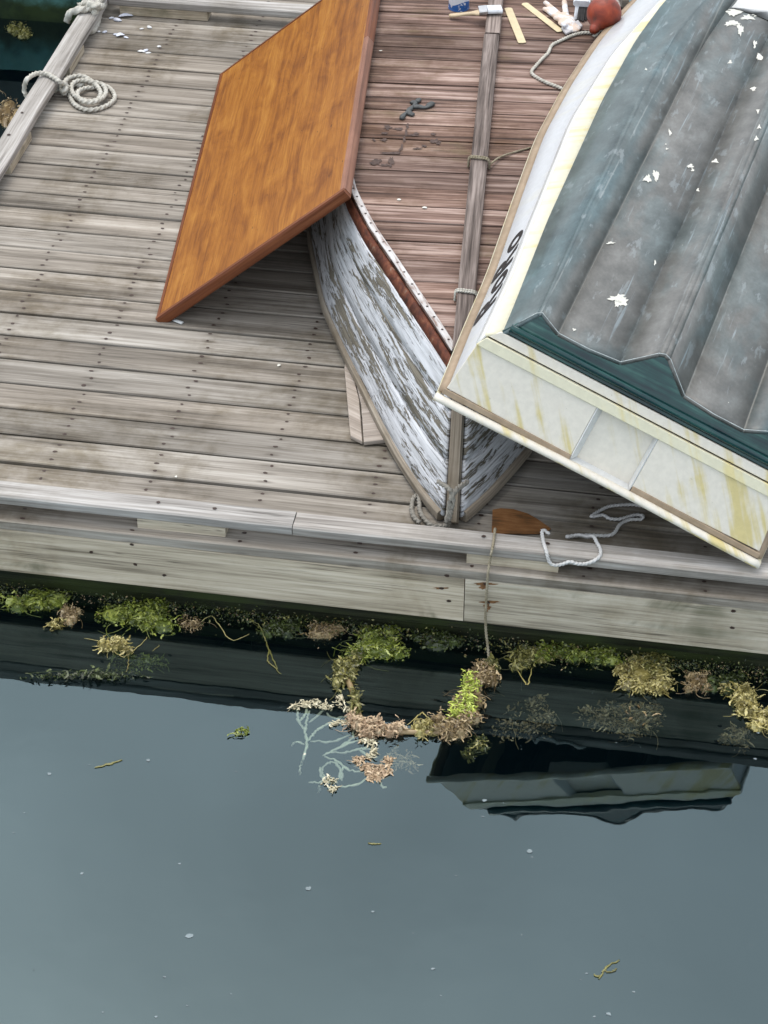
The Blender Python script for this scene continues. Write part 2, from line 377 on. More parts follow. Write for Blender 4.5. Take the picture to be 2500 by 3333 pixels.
def bottom_paint():
    g = NG('worn_grey_green_bottom'); o = g.n('ShaderNodeTexCoord').outputs['Object']; s = g.sep(o)
    def NS(kx, ky, det, ro, di, z=0.): return g.noise(g.comb(g.math('MULTIPLY', s[0], kx), g.math('MULTIPLY', s[1], ky), g.math('MULTIPLY_ADD', s[2], kx, z)), 1., det, ro, di)
    n1 = NS(15., 10., 6, .6, 0., 5.); n2 = NS(4., 5., 4, .5, 0.); fi = NS(95., 60., 2, .5, 0., 9.)
    v = g.math('ADD', g.math('ADD', g.math('MULTIPLY', n1, .48), g.math('MULTIPLY', n2, .36)), g.math('MULTIPLY', fi, .16))
    c = g.ramp(v, [(.30, (.070, .073, .068)), (.45, (.122, .122, .111)), (.55, (.165, .164, .150)), (.72, (.27, .28, .265))])
    # bluer, chalky paint left in long patches
    k = g.step(NS(5., 1.5, 5, .6, .2, 3.), .47, .62); c = g.mix(g.math('MULTIPLY', k, .65), c, g.mix(1., c, (.86, 1.12, 1.22), 'MULTIPLY'))
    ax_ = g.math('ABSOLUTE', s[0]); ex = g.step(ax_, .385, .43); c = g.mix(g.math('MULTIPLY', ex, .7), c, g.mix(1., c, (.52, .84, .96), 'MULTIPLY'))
    st = g.step(NS(64., 1.7, 4, .6, .3, 7.), .58, .66); st = g.math('MULTIPLY', st, g.step(NS(9., 2.2, 4, .6, .4, 11.), .48, .6)); c = g.mix(g.math('MULTIPLY', st, .5), c, (.38, .46, .49))
    ch = g.step(NS(22., 7., 5, .6, .2, 17.), .60, .66); c = g.mix(g.math('MULTIPLY', ch, .38), c, (.36, .41, .42))
    ln = g.step(g.math('ABSOLUTE', g.math('SUBTRACT', ax_, g.math('MULTIPLY_ADD', g.math('SUBTRACT', n1, .5), .006, .3535))), .0, .005, 1., 0.); c = g.mix(g.math('MULTIPLY', ln, .6), c, (.40, .39, .35))  # edge highlight painted as a pale line along the ridge crease
    for xe, am in ((.124, .35), (.437, .4), (.022, .35)):  # more painted highlights on the other creases, to make the facets read crisp
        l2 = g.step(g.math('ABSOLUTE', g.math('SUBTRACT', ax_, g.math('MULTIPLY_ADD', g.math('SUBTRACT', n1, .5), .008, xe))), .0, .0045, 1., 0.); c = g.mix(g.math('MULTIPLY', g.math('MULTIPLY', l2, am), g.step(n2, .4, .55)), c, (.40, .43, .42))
    chip = g.math('MULTIPLY', g.step(NS(30., 30., 3, .6, .3, 2.), .735, .745), g.step(n2, .5, .56)); c = g.mix(chip, c, (.74, .72, .62))
    g.bsdf(c, .45, g.bump(v, .05, .002), .45); return g.m
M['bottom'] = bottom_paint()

def rope_mat(name, a, b):
    g = NG(name); o = g.n('ShaderNodeTexCoord').outputs['Object']; n = g.noise(o, 40., 4, .6); n2 = g.noise(o, 260., 3, .6)
    c = g.ramp(g.math('ADD', g.math('MULTIPLY', n, .6), g.math('MULTIPLY', n2, .4)), [(.35, a), (.65, b)]); g.bsdf(c, .85, g.bump(n2, .4, .001), .2); return g.m
M['rope'] = rope_mat('cream_laid_rope', (.50, .47, .39), (.80, .78, .70))
M['rope_white'] = rope_mat('white_cord', (.62, .61, .58), (.84, .83, .80))
M['rope_grey'] = rope_mat('grey_old_rope', (.22, .20, .165), (.42, .40, .35))
M['rope_brown'] = rope_mat('stained_thin_line', (.22, .18, .11), (.48, .43, .32))

def weed(name, stops, rough=.35):
    g = NG(name); i = g.island(); n = g.noise(g.n('ShaderNodeTexCoord').outputs['Object'], 14., 3)
    v = g.math('ADD', g.math('MULTIPLY', i, .6), g.math('MULTIPLY', n, .45)); c = g.scale(g.ramp(v, stops), 1.25)
    b = g.bsdf(c, rough, None, .5)
    return g.m
M['weed_green'] = weed('bright_green_algae', [(.15, (.03, .042, .006)), (.45, (.11, .145, .018)), (.72, (.27, .31, .05)), (.95, (.50, .54, .20))])
M['weed_lime'] = weed('lime_algae', [(.15, (.16, .20, .02)), (.5, (.40, .48, .05)), (.9, (.66, .74, .20))])
M['weed_olive'] = weed('olive_algae', [(.15, (.04, .042, .010)), (.5, (.13, .125, .03)), (.9, (.32, .29, .10))])
M['weed_brown'] = weed('brown_seaweed', [(.15, (.07, .045, .018)), (.5, (.21, .145, .065)), (.8, (.42, .32, .17)), (.97, (.68, .56, .38))])
M['weed_tan'] = weed('tan_seaweed', [(.15, (.10, .082, .022)), (.5, (.30, .25, .075)), (.9, (.62, .55, .24))])
M['weed_dark'] = weed('dark_green_algae', [(.15, (.010, .016, .005)), (.5, (.032, .045, .010)), (.9, (.09, .12, .03))])
M['weed_pale'] = weed('bleached_seaweed', [(.2, (.46, .44, .36)), (.6, (.60, .57, .46)), (.95, (.74, .70, .55))], .6)
M['weed_cream'] = weed('cream_seaweed_tips', [(.2, (.42, .37, .24)), (.6, (.62, .56, .38)), (.95, (.80, .75, .56))], .5)
M['weed_peach'] = weed('peach_rotting_weed', [(.2, (.26, .17, .10)), (.6, (.50, .36, .22)), (.95, (.70, .57, .38))], .5)

def water_mat():
    g = NG('harbour_water'); p = g.pos()
    n = g.math('ADD', g.noise(p, 5.5, 2, .5), g.math('MULTIPLY', g.noise(p, 1.3, 2, .5), 1.6))
    nrm = g.bump(n, .05, .012)
    fr = g.n('ShaderNodeFresnel'); fr.inputs['IOR'].default_value = 1.77; g.lk(nrm, fr.inputs['Normal'])
    gl = g.n('ShaderNodeBsdfGlossy'); gl.inputs['Roughness'].default_value = .012; gl.inputs['Color'].default_value = (.78, 1.04, 1.08, 1); g.lk(nrm, gl.inputs['Normal'])
    df = g.n('ShaderNodeBsdfDiffuse'); df.inputs['Color'].default_value = (.0016, .007, .010, 1)
    tr = g.n('ShaderNodeBsdfTransparent'); tr.inputs['Color'].default_value = (.80, .90, .88, 1)
    body = g.n('ShaderNodeMixShader'); body.inputs[0].default_value = .8; g.lk(df.outputs[0], body.inputs[1]); g.lk(tr.outputs[0], body.inputs[2])
    ms = g.n('ShaderNodeMixShader'); g.lk(fr.outputs[0], ms.inputs[0]); g.lk(body.outputs[0], ms.inputs[1]); g.lk(gl.outputs[0], ms.inputs[2])
    g.lk(ms.outputs[0], g.out.inputs['Surface']); return g.m
M['water'] = water_mat()
M['seabed'] = plain('murky_bed', (.003, .010, .012), .9, .3, 1.5)

# ------------------------------------------------------------------ water
mb = MB(); mb.grid([[(-60, -30, ZW), (-60, 120, ZW)], [(60, -30, ZW), (60, 120, ZW)]], [[(0, 0), (0, 1)], [(1, 0), (1, 1)]])
w = mb.build('water', M['water']); tag(w, 'still grey green harbour water', None, kind='structure')
mb = MB(); mb.grid([[(-60, -30, -2.2), (-60, 120, -2.2)], [(60, -30, -2.2), (60, 120, -2.2)]], [[(0, 0), (0, 1)], [(1, 0), (1, 1)]])
w = mb.build('seabed', M['seabed']); tag(w, 'dark murky bed below the water', None, kind='structure')

# ------------------------------------------------------------------ dock
XL, XR = -.455, 4.6
YF = 6.137
dock = empty('floating_dock', (0, 0, 0), 'grey weathered wooden floating dock of wide planks with raised edge rails', 'dock')
gaps = [YF, 6.33, 6.495, 6.666, 6.832, 6.995, 7.16, 7.325, 7.487, 7.652, 7.818, 7.984, 8.151, 8.32, 8.445, 8.571, 8.702, 8.869, 9.033, 9.201, 9.366, 9.532, 9.698, 9.87, 10.04, 10.21, 10.38, 10.55, 10.72]
nl = MB()
for i in range(len(gaps) - 1):
    gw = random.choice((.004, .005, .007, .009, .011)); y0, y1 = gaps[i] + .005, gaps[i + 1] - gw
    z = random.uniform(-.0025, .0025)
    mb = MB(); n = 12; wv = random.uniform(0, 100)
    P = [(XL + (XR - XL) * k / n, 0, 0) for k in range(n + 1)]
    for k, p in enumerate(P):      # slight waviness of the edges
        pass
    w = y1 - y0; prof = [(-w / 2, 0), (w / 2, 0), (w / 2, .034), (w / 2 - .004, .038), (-w / 2 + .004, .038), (-w / 2, .034)]
    path = [Vector((p[0], (y0 + y1) / 2 + .0016 * mnoise.noise((p[0] * .8, wv, 0)), -.038 + z + .0015 * mnoise.noise((p[0] * .7, wv, 5)))) for p in P]
    # sweep side = t x up = (1,0,0)x(0,0,1) = (0,-1,0)
    mb.sweep(path, [(-a, b) for a, b in prof], u0=XL)
    # top face uv: u = x, v = y - y0
    for fi, f in enumerate(mb.f):
        vs = [mb.v[a] for a in f]
        if all(v.z > -.006 + z - .003 for v in vs) and len(f) == 4: mb.uv[fi] = [(v.x, v.y - y0) for v in vs]
    b = mb.build('deck_board', M['deck'], dock)
    kx = -1
    while kx * .406 < XR - .1:
        x = kx * .406
        ks = (.03, .08, .13) if w > .14 else (.03, .09)
        for v in ks:
            xx = x + random.uniform(-.012, .012); yy = y0 + v + random.uniform(-.006, .006)
            if xx > XL + .02: nl.disc((xx, yy, z + .0012), random.uniform(.006, .0105), random.uniform(.0045, .0075))
        kx += 1
stuff(nl.build('nail_heads', M['nail'], dock))
for kx in range(-1, 12):
    x = kx * .406; mb = MB()
    mb.box(x - .02, x + .02, YF + .04, 10.2, -.2, -.0385); mb.build('joist', M['joist'], dock)
def board(name, a, b, w, h, mat, parent, bev=.004, upv=Vector((0, 0, 1)), u0=None, seg=1, wob=0.):
    """board from a to b (points on the centre line of its underside)"""
    a, b = Vector(a), Vector(b); mb = MB()
    path = [a.lerp(b, k / seg) for k in range(seg + 1)]
    if wob: path = [p + Vector((mnoise.noise((k * .7, w * 90, 1)) * wob, mnoise.noise((k * .7, w * 90, 2)) * wob, mnoise.noise((k * .7, w * 90, 3)) * wob * .5)) for k, p in enumerate(path)]
    mb.sweep(path, rect(w, h, bev), upv=upv, u0=random.uniform(0, 9) if u0 is None else u0)
    return mb.build(name, mat, parent)
# front rail on blocks
RT = .085
o_ = board('edge_rail', (-.36, 6.226, .045), (1.395, 6.222, .045), .094, .041, M['rail'], dock, .006, seg=10, wob=.004)
board('edge_rail', (1.398, 6.224, .044), (4.6, 6.214, .044), .092, .041, M['rail'], dock, .006, seg=14, wob=.004)
for xa, xb in ((.86 - .0, 1.16), (1.985, 2.30), (3.3, 3.65), (-.36, -.1)):
    pass
def xof(px, py, z): return up(px, py, z).x
for (pa, pb) in (((302, 1120), (490, 1142)), ((1010, 1198), (1207, 1222))):
    xa, xb = xof(*pa, .02), xof(*pb, .02); board('spacer_block', (xa, 6.224, .001), (xb, 6.224, .001), .086, .0435, M['fascia'], dock, .003)
for xa, xb in ((-.3, -.06), (3.25, 3.6), (4.1, 4.4)): board('spacer_block', (xa, 6.224, .001), (xb, 6.224, .001), .086, .0435, M['fascia'], dock, .003)
# left rail
board('edge_rail', (-.411, 6.18, .0445), (-.413, 8.02, .0445), .098, .041, M['rail'], dock, .006, seg=10, wob=.003)
board('edge_rail', (-.411, 8.024, .0455), (-.409, 10.62, .0455), .098, .041, M['rail'], dock, .006, seg=10, wob=.005)
for ya, yb in ((6.3, 6.55), (7.2, 7.5), (8.58, 8.90), (9.55, 9.8)): board('spacer_block', (-.405, ya, .001), (-.405, yb, .001), .084, .0435, M['fascia'], dock, .003)
# far rail
board('edge_rail', (-.355, 10.285, .050), (2.6, 10.289, .050), .094, .041, M['rail'], dock, .006, seg=10, wob=.004)
board('edge_rail', (2.604, 10.289, .050), (4.6, 10.289, .050), .094, .041, M['rail'], dock, .006)
for xa, xb in ((-.3, .15), (.62, .9), (1.7, 2.1), (3.1, 3.5)): board('spacer_block', (xa, 10.285, .001), (xb, 10.285, .001), .086, .0485, M['fascia'], dock, .003)
# fascia boards
XJ = xof(1001, 1290, -.1)
Y1 = Vector((0, -1, 0))
def fascia(x0, x1, z0, z1, y, mat, name='fascia_board', th=.038):
    mb = MB(); n = 8; P = [Vector((x0 + (x1 - x0) * k / n, y + th, (z0 + z1) / 2)) for k in range(n + 1)]
    mb.sweep(P, rect(z1 - z0, th, .004), upv=Vector((0, -1, 0)), u0=random.uniform(0, 5)); return mb.build(name, mat, dock)
fascia(-.455, XJ - .0015, -.235, -.0395, YF + .006, M['fascia']); fascia(XJ + .0015, 4.6, -.235, -.0395, YF + .006, M['fascia'])
mb = MB(); mb.sweep([(-.418, 6.2, -.137), (-.418, 10.2, -.137)], rect(.19, .037, .004), upv=Vector((-1, 0, 0))); mb.build('fascia_board', M['fascia'], dock)
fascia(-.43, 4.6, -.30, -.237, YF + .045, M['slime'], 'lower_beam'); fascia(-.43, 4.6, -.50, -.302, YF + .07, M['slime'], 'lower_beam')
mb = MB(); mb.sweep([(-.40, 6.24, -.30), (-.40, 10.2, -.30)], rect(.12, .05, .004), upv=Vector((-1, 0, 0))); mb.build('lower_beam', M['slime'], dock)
M['tank'] = plain('black_float_plastic', (.012, .013, .014), .5, .3, 12.)
for x0, x1 in ((-.36, 1.1), (1.2, 2.7), (2.8, 4.4)):
    for y0, y1 in ((6.27, 7.9), (8.1, 10.15)):
        mb = MB(); mb.box(x0, x1, y0, y1, -.62, -.205); mb.build('float_tank', M['tank'], dock, bevel=.03)
nl = MB()
for px, py in ((950, 345), (1288, 382)): c = up(.36 * px, 522 * 0 + 962 + .36 * py, RT); nl.disc(c + Vector((0, 0, .004)), .008, .007)
for px, py in ((432, 330), (708, 360)): c = up(829 + .5 * px, 995 + .5 * py, RT); nl.disc(c + Vector((0, 0, .004)), .008, .007)
for px, py in ((240, 1225), (95, 1462), (980, 22)): c = up(.2 * px, .2 * py, RT); nl.disc(c + Vector((0, 0, .005)), .008, .008)
fy = YF + .004
def fz(px, py):
    d = ray(px, py); return CAM + d * ((fy - CAM.y) / d.y)
for px, py in ((790, 595), (812, 715), (547, 640), (985, 780)): nl.disc(fz(.36 * px, 962 + .36 * py), .008, .006, Vector((1, 0, 0)), Vector((0, 0, 1)))
for px, py in ((272, 497), (282, 607), (440, 533), (450, 612), (250, 552), (1510, 650), (1505, 722)): nl.disc(fz(829 + .5 * px, 995 + .5 * py), .009, .006, Vector((1, 0, 0)), Vector((0, 0, 1)))
ru = MB()
for px, py, rx, ry in ((440, 533, 52, 7), (455, 612, 44, 7), (446, 632, 18, 22), (250, 552, 38, 5), (430, 545, 20, 14)):
    base = len(ru.v); n = 17
    for i in range(n):
        t = 2 * math.pi * i / n; k = random.uniform(.5, 1.15); P = fz(829 + .5 * (px + rx * k * math.cos(t)), 995 + .5 * (py + ry * k * math.sin(t))); P.y += .0012; ru.v.append(P)
    ru.face(tuple(range(base, base + n))[::-1], [(0, 0)] * n)
M['rust'] = plain('rust_stain', (.24, .115, .045), .9, .35, 50.); stuff(ru.build('rust_stains', M['rust'], dock))
stuff(nl.build('bolt_heads', M['nail'], dock))

# ------------------------------------------------------------------ overturned skiff
SH = math.radians(4.75); SO = Vector((1.935, 6.40, 0))
sd_ = Vector((-math.sin(SH), math.cos(SH), 0)); sl_ = Vector((math.cos(SH), math.sin(SH), 0))
def SK(s, t, z): return SO + sd_ * s + sl_ * t + Vector((0, 0, z))
def ip(x, X, Y): return float(np.interp(x, X, Y))
SL = 3.9
def smooth_ip(X, Y):
    xs = np.linspace(X[0], X[-1], 400); ys = np.interp(xs, X, Y)
    k = np.ones(21) / 21; yp = np.convolve(np.pad(ys, 10, mode='reflect', reflect_type='odd'), k, 'valid')
    return lambda x: float(np.interp(x, xs, yp))
t_g = smooth_ip([0, .05, .28, .48, .69, .98, 1.317, 1.87, 2.6, 3.3, 3.9], [.022, .060, .178, .265, .345, .460, .582, .705, .745, .72, .65])
z_g = smooth_ip([0, .6, 2, 3.3, 3.9], [.018, .03, .05, .03, .018])
t_c = smooth_ip([.40, .52, 1.155, 1.45, 1.75, 2.4, 3.0, 3.9], [.022, .082, .400, .512, .545, .560, .572, .50])
z_c = smooth_ip([.40, .6, 1.0, 1.6, 2.4, 3.2, 3.9], [.435, .462, .500, .530, .545, .545, .53])
skiff = empty('overturned_skiff', SK(1.5, 0, 0), 'old flat bottomed wooden skiff turned over on the dock, white paint peeling', 'boat')
skiff['label'] = 'old wooden skiff turned upside down with peeling white sides and cross planked bottom'
def fixparent(o, par):      # keep world placement
    o.parent = par; o.matrix_parent_inverse = Matrix.Translation(par.location).inverted(); return o
def side_pt(u, v, sg, off=0.):
    sg_ = u * SL; sc = .40 + u * (SL - .40)
    a = SK(sg_, sg * t_g(sg_), z_g(sg_) + .012); b = SK(sc, sg * t_c(sc), z_c(sc) - .002)
    return a.lerp(b, v) + sl_ * (sg * off)
for sg in (-1, 1):
    for k, (v0, v1) in enumerate(((0., .36), (.36, .67), (.67, .905))):
        mb = MB(); nu = 60; P = []; UV = []
        for i in range(nu + 1):
            u = (i / nu) ** 1.15
            row = []; ruv = []
            for j in range(5):
                v = v0 + (v1 - v0) * j / 4
                off = .0035 * (1 - j / 4) if k else .0035 * (1 - j / 4)
                row.append(side_pt(u, v, sg, off)); ruv.append((u * SL, v * .52))
            P.append(row); UV.append(ruv)
        if sg > 0: P = [r[::-1] for r in P]; UV = [r[::-1] for r in UV]
        fixparent(mb.grid(P, UV).build('side_plank', M['peel'], None, smooth=True, solid=.014), skiff)
    mb = MB(); P = []; UV = []
    for i in range(61):
        u = (i / 60) ** 1.15; P.append([side_pt(u, v, sg, -.001) for v in (.905, .95, 1.)]); UV.append([(u * SL, v) for v in (0, .02, .04)])
    if sg > 0: P = [r[::-1] for r in P]; UV = [r[::-1] for r in UV]
    fixparent(mb.grid(P, UV).build('chine_band', M['redband'], None, smooth=True, solid=.014), skiff)
    # rubbing rail on the deck
    mb = MB(); path = [SK(s, sg * (t_g(s) + .010), z_g(s) - .014) for s in np.linspace(.012, SL, 60)]
    mb.sweep(path, [(-.013, 0), (.013, 0), (.018, .008), (.018, .036), (.010, .044), (-.010, .044), (-.018, .036), (-.018, .008)])
    fixparent(mb.build('gunwale_rail', M['gunwale'], None, smooth=False), skiff)
    # thin chine batten on the bottom
    mb = MB(); path = [SK(s, sg * (t_c(s) - .012), z_c(s) + .016) for s in np.linspace(.43, SL, 50)]
    mb.sweep(path, rect(.026, .007, .002)); fixparent(mb.build('chine_batten', M['strip'], None), skiff)
s0 = .445; i = 0; nl = MB()
for sgn in (1,):
    while s0 < SL - .01:
        wd = random.choice((.112, .12, .12, .126, .13)); s1 = min(s0 + wd, SL); zz = random.uniform(-.002, .002)
        g0, g1 = s0 + .003, s1 - random.choice((.0015, .003, .005, .007))
        f = lambda s, sg: SK(s, sg * (t_c(s) - .001), z_c(s) + zz)
        def cv(s, n=7): return [SK(s, -t_c(s) + .001 + (2 * t_c(s) - .002) * k / n, z_c(s) + zz) for k in range(n + 1)]
        bot = [SK(g0, -t_c(g0) + .001, z_c(g0) - .006), SK(g0, t_c(g0) - .001, z_c(g0) - .006), SK(g1, t_c(g1) - .001, z_c(g1) - .006), SK(g1, -t_c(g1) + .001, z_c(g1) - .006)]
        top = [p + Vector((0, 0, .020 + zz)) for p in bot]
        fixparent(MB().poly_prism(bot, top).build('bottom_plank', M['pink'], None, bevel=.002), skiff)
        for sg in (-1, 1):
            for q in (.3, .75):
                s = s0 + wd * q; nl.disc(SK(s, sg * (t_c(s) - .012), z_c(s) + .0238), .005, .005)
        s0 = s1
fixparent(stuff(nl.build('batten_nails', M['nail'], None)), skiff)
# keel in two lengths, scarfed
for a, b, hgt, dx in ((.40, 2.72, .040, 0.), (2.725, SL, .044, .003)):
    mb = MB(); path = [SK(s, dx, z_c(max(s, .4)) + .0145) for s in np.linspace(a, b, 30)]
    mb.sweep(path, rect(.066, hgt, .004), u0=a * 3); fixparent(mb.build('keel', M['keel'], None), skiff)
mb = MB(); path = [SK(-.012 + .44 * k / 12, 0, -.0 + .012 + (.465) * k / 12) for k in range(13)]
mb.sweep(path, [(-.022, -.03), (.022, -.03), (.024, .004), (.016, .026), (-.016, .026), (-.024, .004)], upv=sd_ * -1 + Vector((0, 0, .2)))
fixparent(mb.build('stem', M['gunwale'], None), skiff)
mb = MB(); bot = [SK(SL, -t_g(SL), .02), SK(SL, t_g(SL), .02), SK(SL, t_c(SL), z_c(SL)), SK(SL, -t_c(SL), z_c(SL))]
mb.poly_prism(bot, [p + sd_ * .02 for p in bot]); fixparent(mb.build('transom', M['peel'], None), skiff)

# ------------------------------------------------------------------ white dinghy, overturned
DQ = (-.154, .364, -.003, 2.449, 6.312, .337)
def _dframe(yaw, tilt, trim):
    Z = Matrix.Rotation(yaw, 3, 'Z'); P = Matrix.Rotation(trim, 3, 'X'); T = Matrix.Rotation(tilt, 3, 'Y')
    return Z @ P @ T
DM = _dframe(*DQ[:3]).to_4x4(); DM.translation = Vector(DQ[3:6])
dinghy = empty('overturned_dinghy', (0, 0, 0), 'white fibreglass dinghy lying keel up with a dark worn bottom and RoRo lettering', 'boat')
dinghy.matrix_world = DM
KAP = .409; DL = 3.75
# local frame: x lateral, y forward, z up (keel side)
rimW = smooth_ip([0, .36, .76, 1.28, 1.78, 2.25, 2.73, 3.23, 3.5, DL], [.616, .643, .667, .719, .765, .772, .757, .704, .63, .50])
stkW = smooth_ip([0, .48, 1.0, 1.67, 2.3, 2.95, 3.4, DL], [.572, .588, .622, .668, .655, .585, .50, .38])
drkW = smooth_ip([0, .15, .87, 1.83, 2.4, 2.85, 3.3, DL], [.522, .528, .570, .606, .604, .575, .48, .34])
def sect(a):
    """half section at distance a: list of (key, x, h)"""
    r, k, dk = rimW(a), stkW(a), drkW(a)
    q = dk / .527; lift = 0. if a < 2.6 else -.10 * ((a - 2.6) / 1.1) ** 2
    rg = lambda x: x * (1 if a < 2.2 else 1 - .35 * ((a - 2.2) / 1.5) ** 1.6)
    return dict(lip=(r + .012, -.004), rim0=(r + .010, .006), rim1=(r - .016, .030), side0=(r - .018, .034), side1=(k + .006, .196),
                st0=(k + .014, .202), st1=(k + .000, .239), bd0=(k - .003, .241), bd1=(dk, .268 + lift * .5),
                d0=(dk - .001, .270 + lift * .5), d1=((rg(.450) * (.5 + .5 * q) + dk) / 2, .323 + lift * .75), d2=(rg(.450) * (.5 + .5 * q), .376 + lift), d3=(rg(.434) * (.5 + .5 * q), .386 + lift), d4=((rg(.434) * (.5 + .5 * q) + rg(.352)) / 2, .369 + lift), d5=(rg(.352), .352 + lift),
                d6=(rg(.24), .352 + lift), d7=(rg(.122), .362 + lift), d8=(rg(.058), .4135 + lift), d9=(rg(.022), .443 + lift), d10=(0., .450 + lift))
STA = [0.] + list(np.linspace(.04, DL, 46))
def dstrip(keys, name, mat, sub=1, sides=(-1, 1), a0=0., a1=DL, smooth=True, solid=0.):
    mb = MB()
    for sg in sides:
        P = []; UV = []
        for a in [x for x in STA if a0 - 1e-6 <= x <= a1 + 1e-6]:
            c = sect(a); row = []; ru = []
            for k in keys:
                x, h = c[k]; row.append((sg * x, a + KAP * h * max(0., 1 - a / .9), h)); ru.append((a, h + x))
            P.append(row); UV.append(ru)
        if sg < 0: P = [r[::-1] for r in P]; UV = [r[::-1] for r in UV]
        mb.grid(P, UV)
    o = mb.build(name, mat, dinghy, smooth=smooth, solid=solid); return o
TOPS = []
for sg in (-1, 1):
    dstrip(['lip', 'rim0'], 'gunwale_lip', M['gel_cream'], sides=(sg,), solid=.012)
    dstrip(['rim0', 'rim1'], 'rubbing_strip', M['tan'], sides=(sg,), solid=.012)
    TOPS.append(dstrip(['rim1', 'side0', 'side1'], 'topside', M['gel_side'], sides=(sg,), solid=.008))
    dstrip(['side1', 'st0', 'st1'], 'spray_strake', M['gel_white'], sides=(sg,), solid=.008)
    dstrip(['st1', 'bd0', 'bd1'], 'bilge_band', M['gel_cream'], sides=(sg,), solid=.008)
bk = ['bd1', 'd0', 'd1', 'd2', 'd3', 'd4', 'd5', 'd6', 'd7', 'd8', 'd9', 'd10']
mb = MB(); P = []; UV = []
fullk = [(-1, k) for k in bk] + [(1, k) for k in bk[::-1][1:]]
for a in STA:
    c = sect(a); row = []; ru = []
    for sg, k in fullk:
        x, h = c[k]; row.append((sg * x, a + KAP * h * max(0., 1 - a / .9), h)); ru.append((a, sg * x))
    P.append(row[::-1]); UV.append(ru[::-1])
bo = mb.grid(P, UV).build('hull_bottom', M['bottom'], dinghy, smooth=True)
md = bo.modifiers.new('es', 'EDGE_SPLIT'); md.split_angle = math.radians(11)
md = bo.modifiers.new('sol', 'SOLIDIFY'); md.thickness = .012; md.offset = -1
# bow end closing panel
mb = MB(); c = sect(DL); L = [(-c[k][0], DL, c[k][1]) for k in ('lip', 'side1', 'st1', 'd0', 'd3', 'd5', 'd7', 'd10')]; Rr = [(-x, y, z) for x, y, z in L[::-1][1:]]
mb.poly_prism(L + Rr, [(x, y + .02, z) for x, y, z in L + Rr]); mb.build('bow_panel', M['gel_white'], dinghy)
# white unpainted panel in the tunnels near the bow
for sg in (-1, 1):
    mb = MB(); P = []; UV = []
    for a in np.linspace(2.86, DL, 12):
        c = sect(a); row = []
        for k, f in (('d5', .97), ('d6', 1.), ('d7', 1.03)):
            x, h = c[k]; aa = a + (.20 if a < 2.9 else .0) * (1 - (x - .12) / .24) ; row.append((sg * x * f, aa, h + .003))
        P.append(row); UV.append([(a, q) for q in (0, .1, .2)])
    if sg < 0: P = [r[::-1] for r in P]
    mb.grid(P, UV).build('unpainted_bow_panel', M['gel_white'], dinghy, smooth=True)
# transom: panels between profile curves in the raked plane y = KAP * h
def TP(x, h, off=0.): return (x, KAP * h - off, h)
def tpanel(name, pts, mat, off=0., th=.012, uvs=1.):
    mb = MB(); f = [Vector(TP(x, h, off)) for x, h in pts]; nrm = Vector((0, -1, KAP)).normalized()
    b = [p - nrm * th for p in f]; n = len(f); base = 0
    mb.v = f + b
    mb.face(tuple(range(n)), [(x, h) for x, h in pts]); mb.face(tuple(range(n, 2 * n))[::-1], [(x, h) for x, h in pts][::-1])
    for i in range(n):
        j = (i + 1) % n; mb.face((i, n + i, n + j, j), [pts[i], (pts[i][0] + th, pts[i][1]), (pts[j][0] + th, pts[j][1]), pts[j]])
    return mb.build(name, mat, dinghy, bevel=.0025)
def seqn(x0, x1, h, n): return [(x0 + (x1 - x0) * k / n, h) for k in range(n + 1)]
tpanel('transom_face', [(-.604, .030), (-.119, .022), (-.119, .202), (-.580, .204)], M['gel_transom'], .004)
tpanel('transom_face', [(.116, .022), (.604, .030), (.580, .204), (.116, .202)], M['gel_transom'], .004)
tpanel('transom_face', [(-.1185, .006), (.1155, .006), (.1155, .203), (-.1185, .203)], M['gel_transom'], -.026, .010)
for xa, xb, sg in ((-.1185, -.100, 1), (.1155, .106, -1)):
    mb = MB(); A = [Vector(TP(xa, h, .004)) for h in (.012, .205)]; B = [Vector(TP(xb, h, -.026)) for h in (.012, .205)]
    P = [A, B] if sg < 0 else [B, A]
    mb.grid(P, [[(0, 0), (0, .2)], [(.03, 0), (.03, .2)]]).build('recess_side', M['gel_white'], dinghy, solid=.004)
tpanel('transom_strake', [(-.584, .2045), (.584, .2045), (.562, .240), (-.562, .240)], M['gel_cream'], .012, .024)
tpanel('transom_band', [(-.558, .2405), (.558, .2405), (.527, .272), (-.527, .272)], M['gel_transom'], .0, .012)
gp = [(-.527, .2725)] + [(.527, .2725)] + [(.4885, .322), (.450, .375), (.434, .385), (.393, .368), (.352, .351), (.24, .351), (.122, .361), (.058, .4125), (.022, .442), (0, .449), (-.022, .442), (-.058, .4125), (-.122, .361), (-.24, .351), (-.352, .351), (-.393, .368), (-.434, .385), (-.450, .375), (-.4885, .322)]
LT = tpanel('lower_transom', gp, M['green'], -.006, .012)
mb = MB(); mb.sweep([TP(x, .262, .001) for x in np.linspace(-.52, .52, 24)], [(.012 * math.cos(t), .012 * math.sin(t)) for t in np.linspace(0, 2 * math.pi, 8, endpoint=False)], upv=Vector((0, 0, 1)))
mb = MB(); mb.sweep([TP(x, .300, .003) for x in np.linspace(-.505, .505, 30)], [(-.004, -.014), (.004, -.014), (.007, 0), (.004, .014), (-.004, .014)], upv=Vector((0, 0, 1))); mb.build('chine_moulding', M['green'], LT, smooth=True)
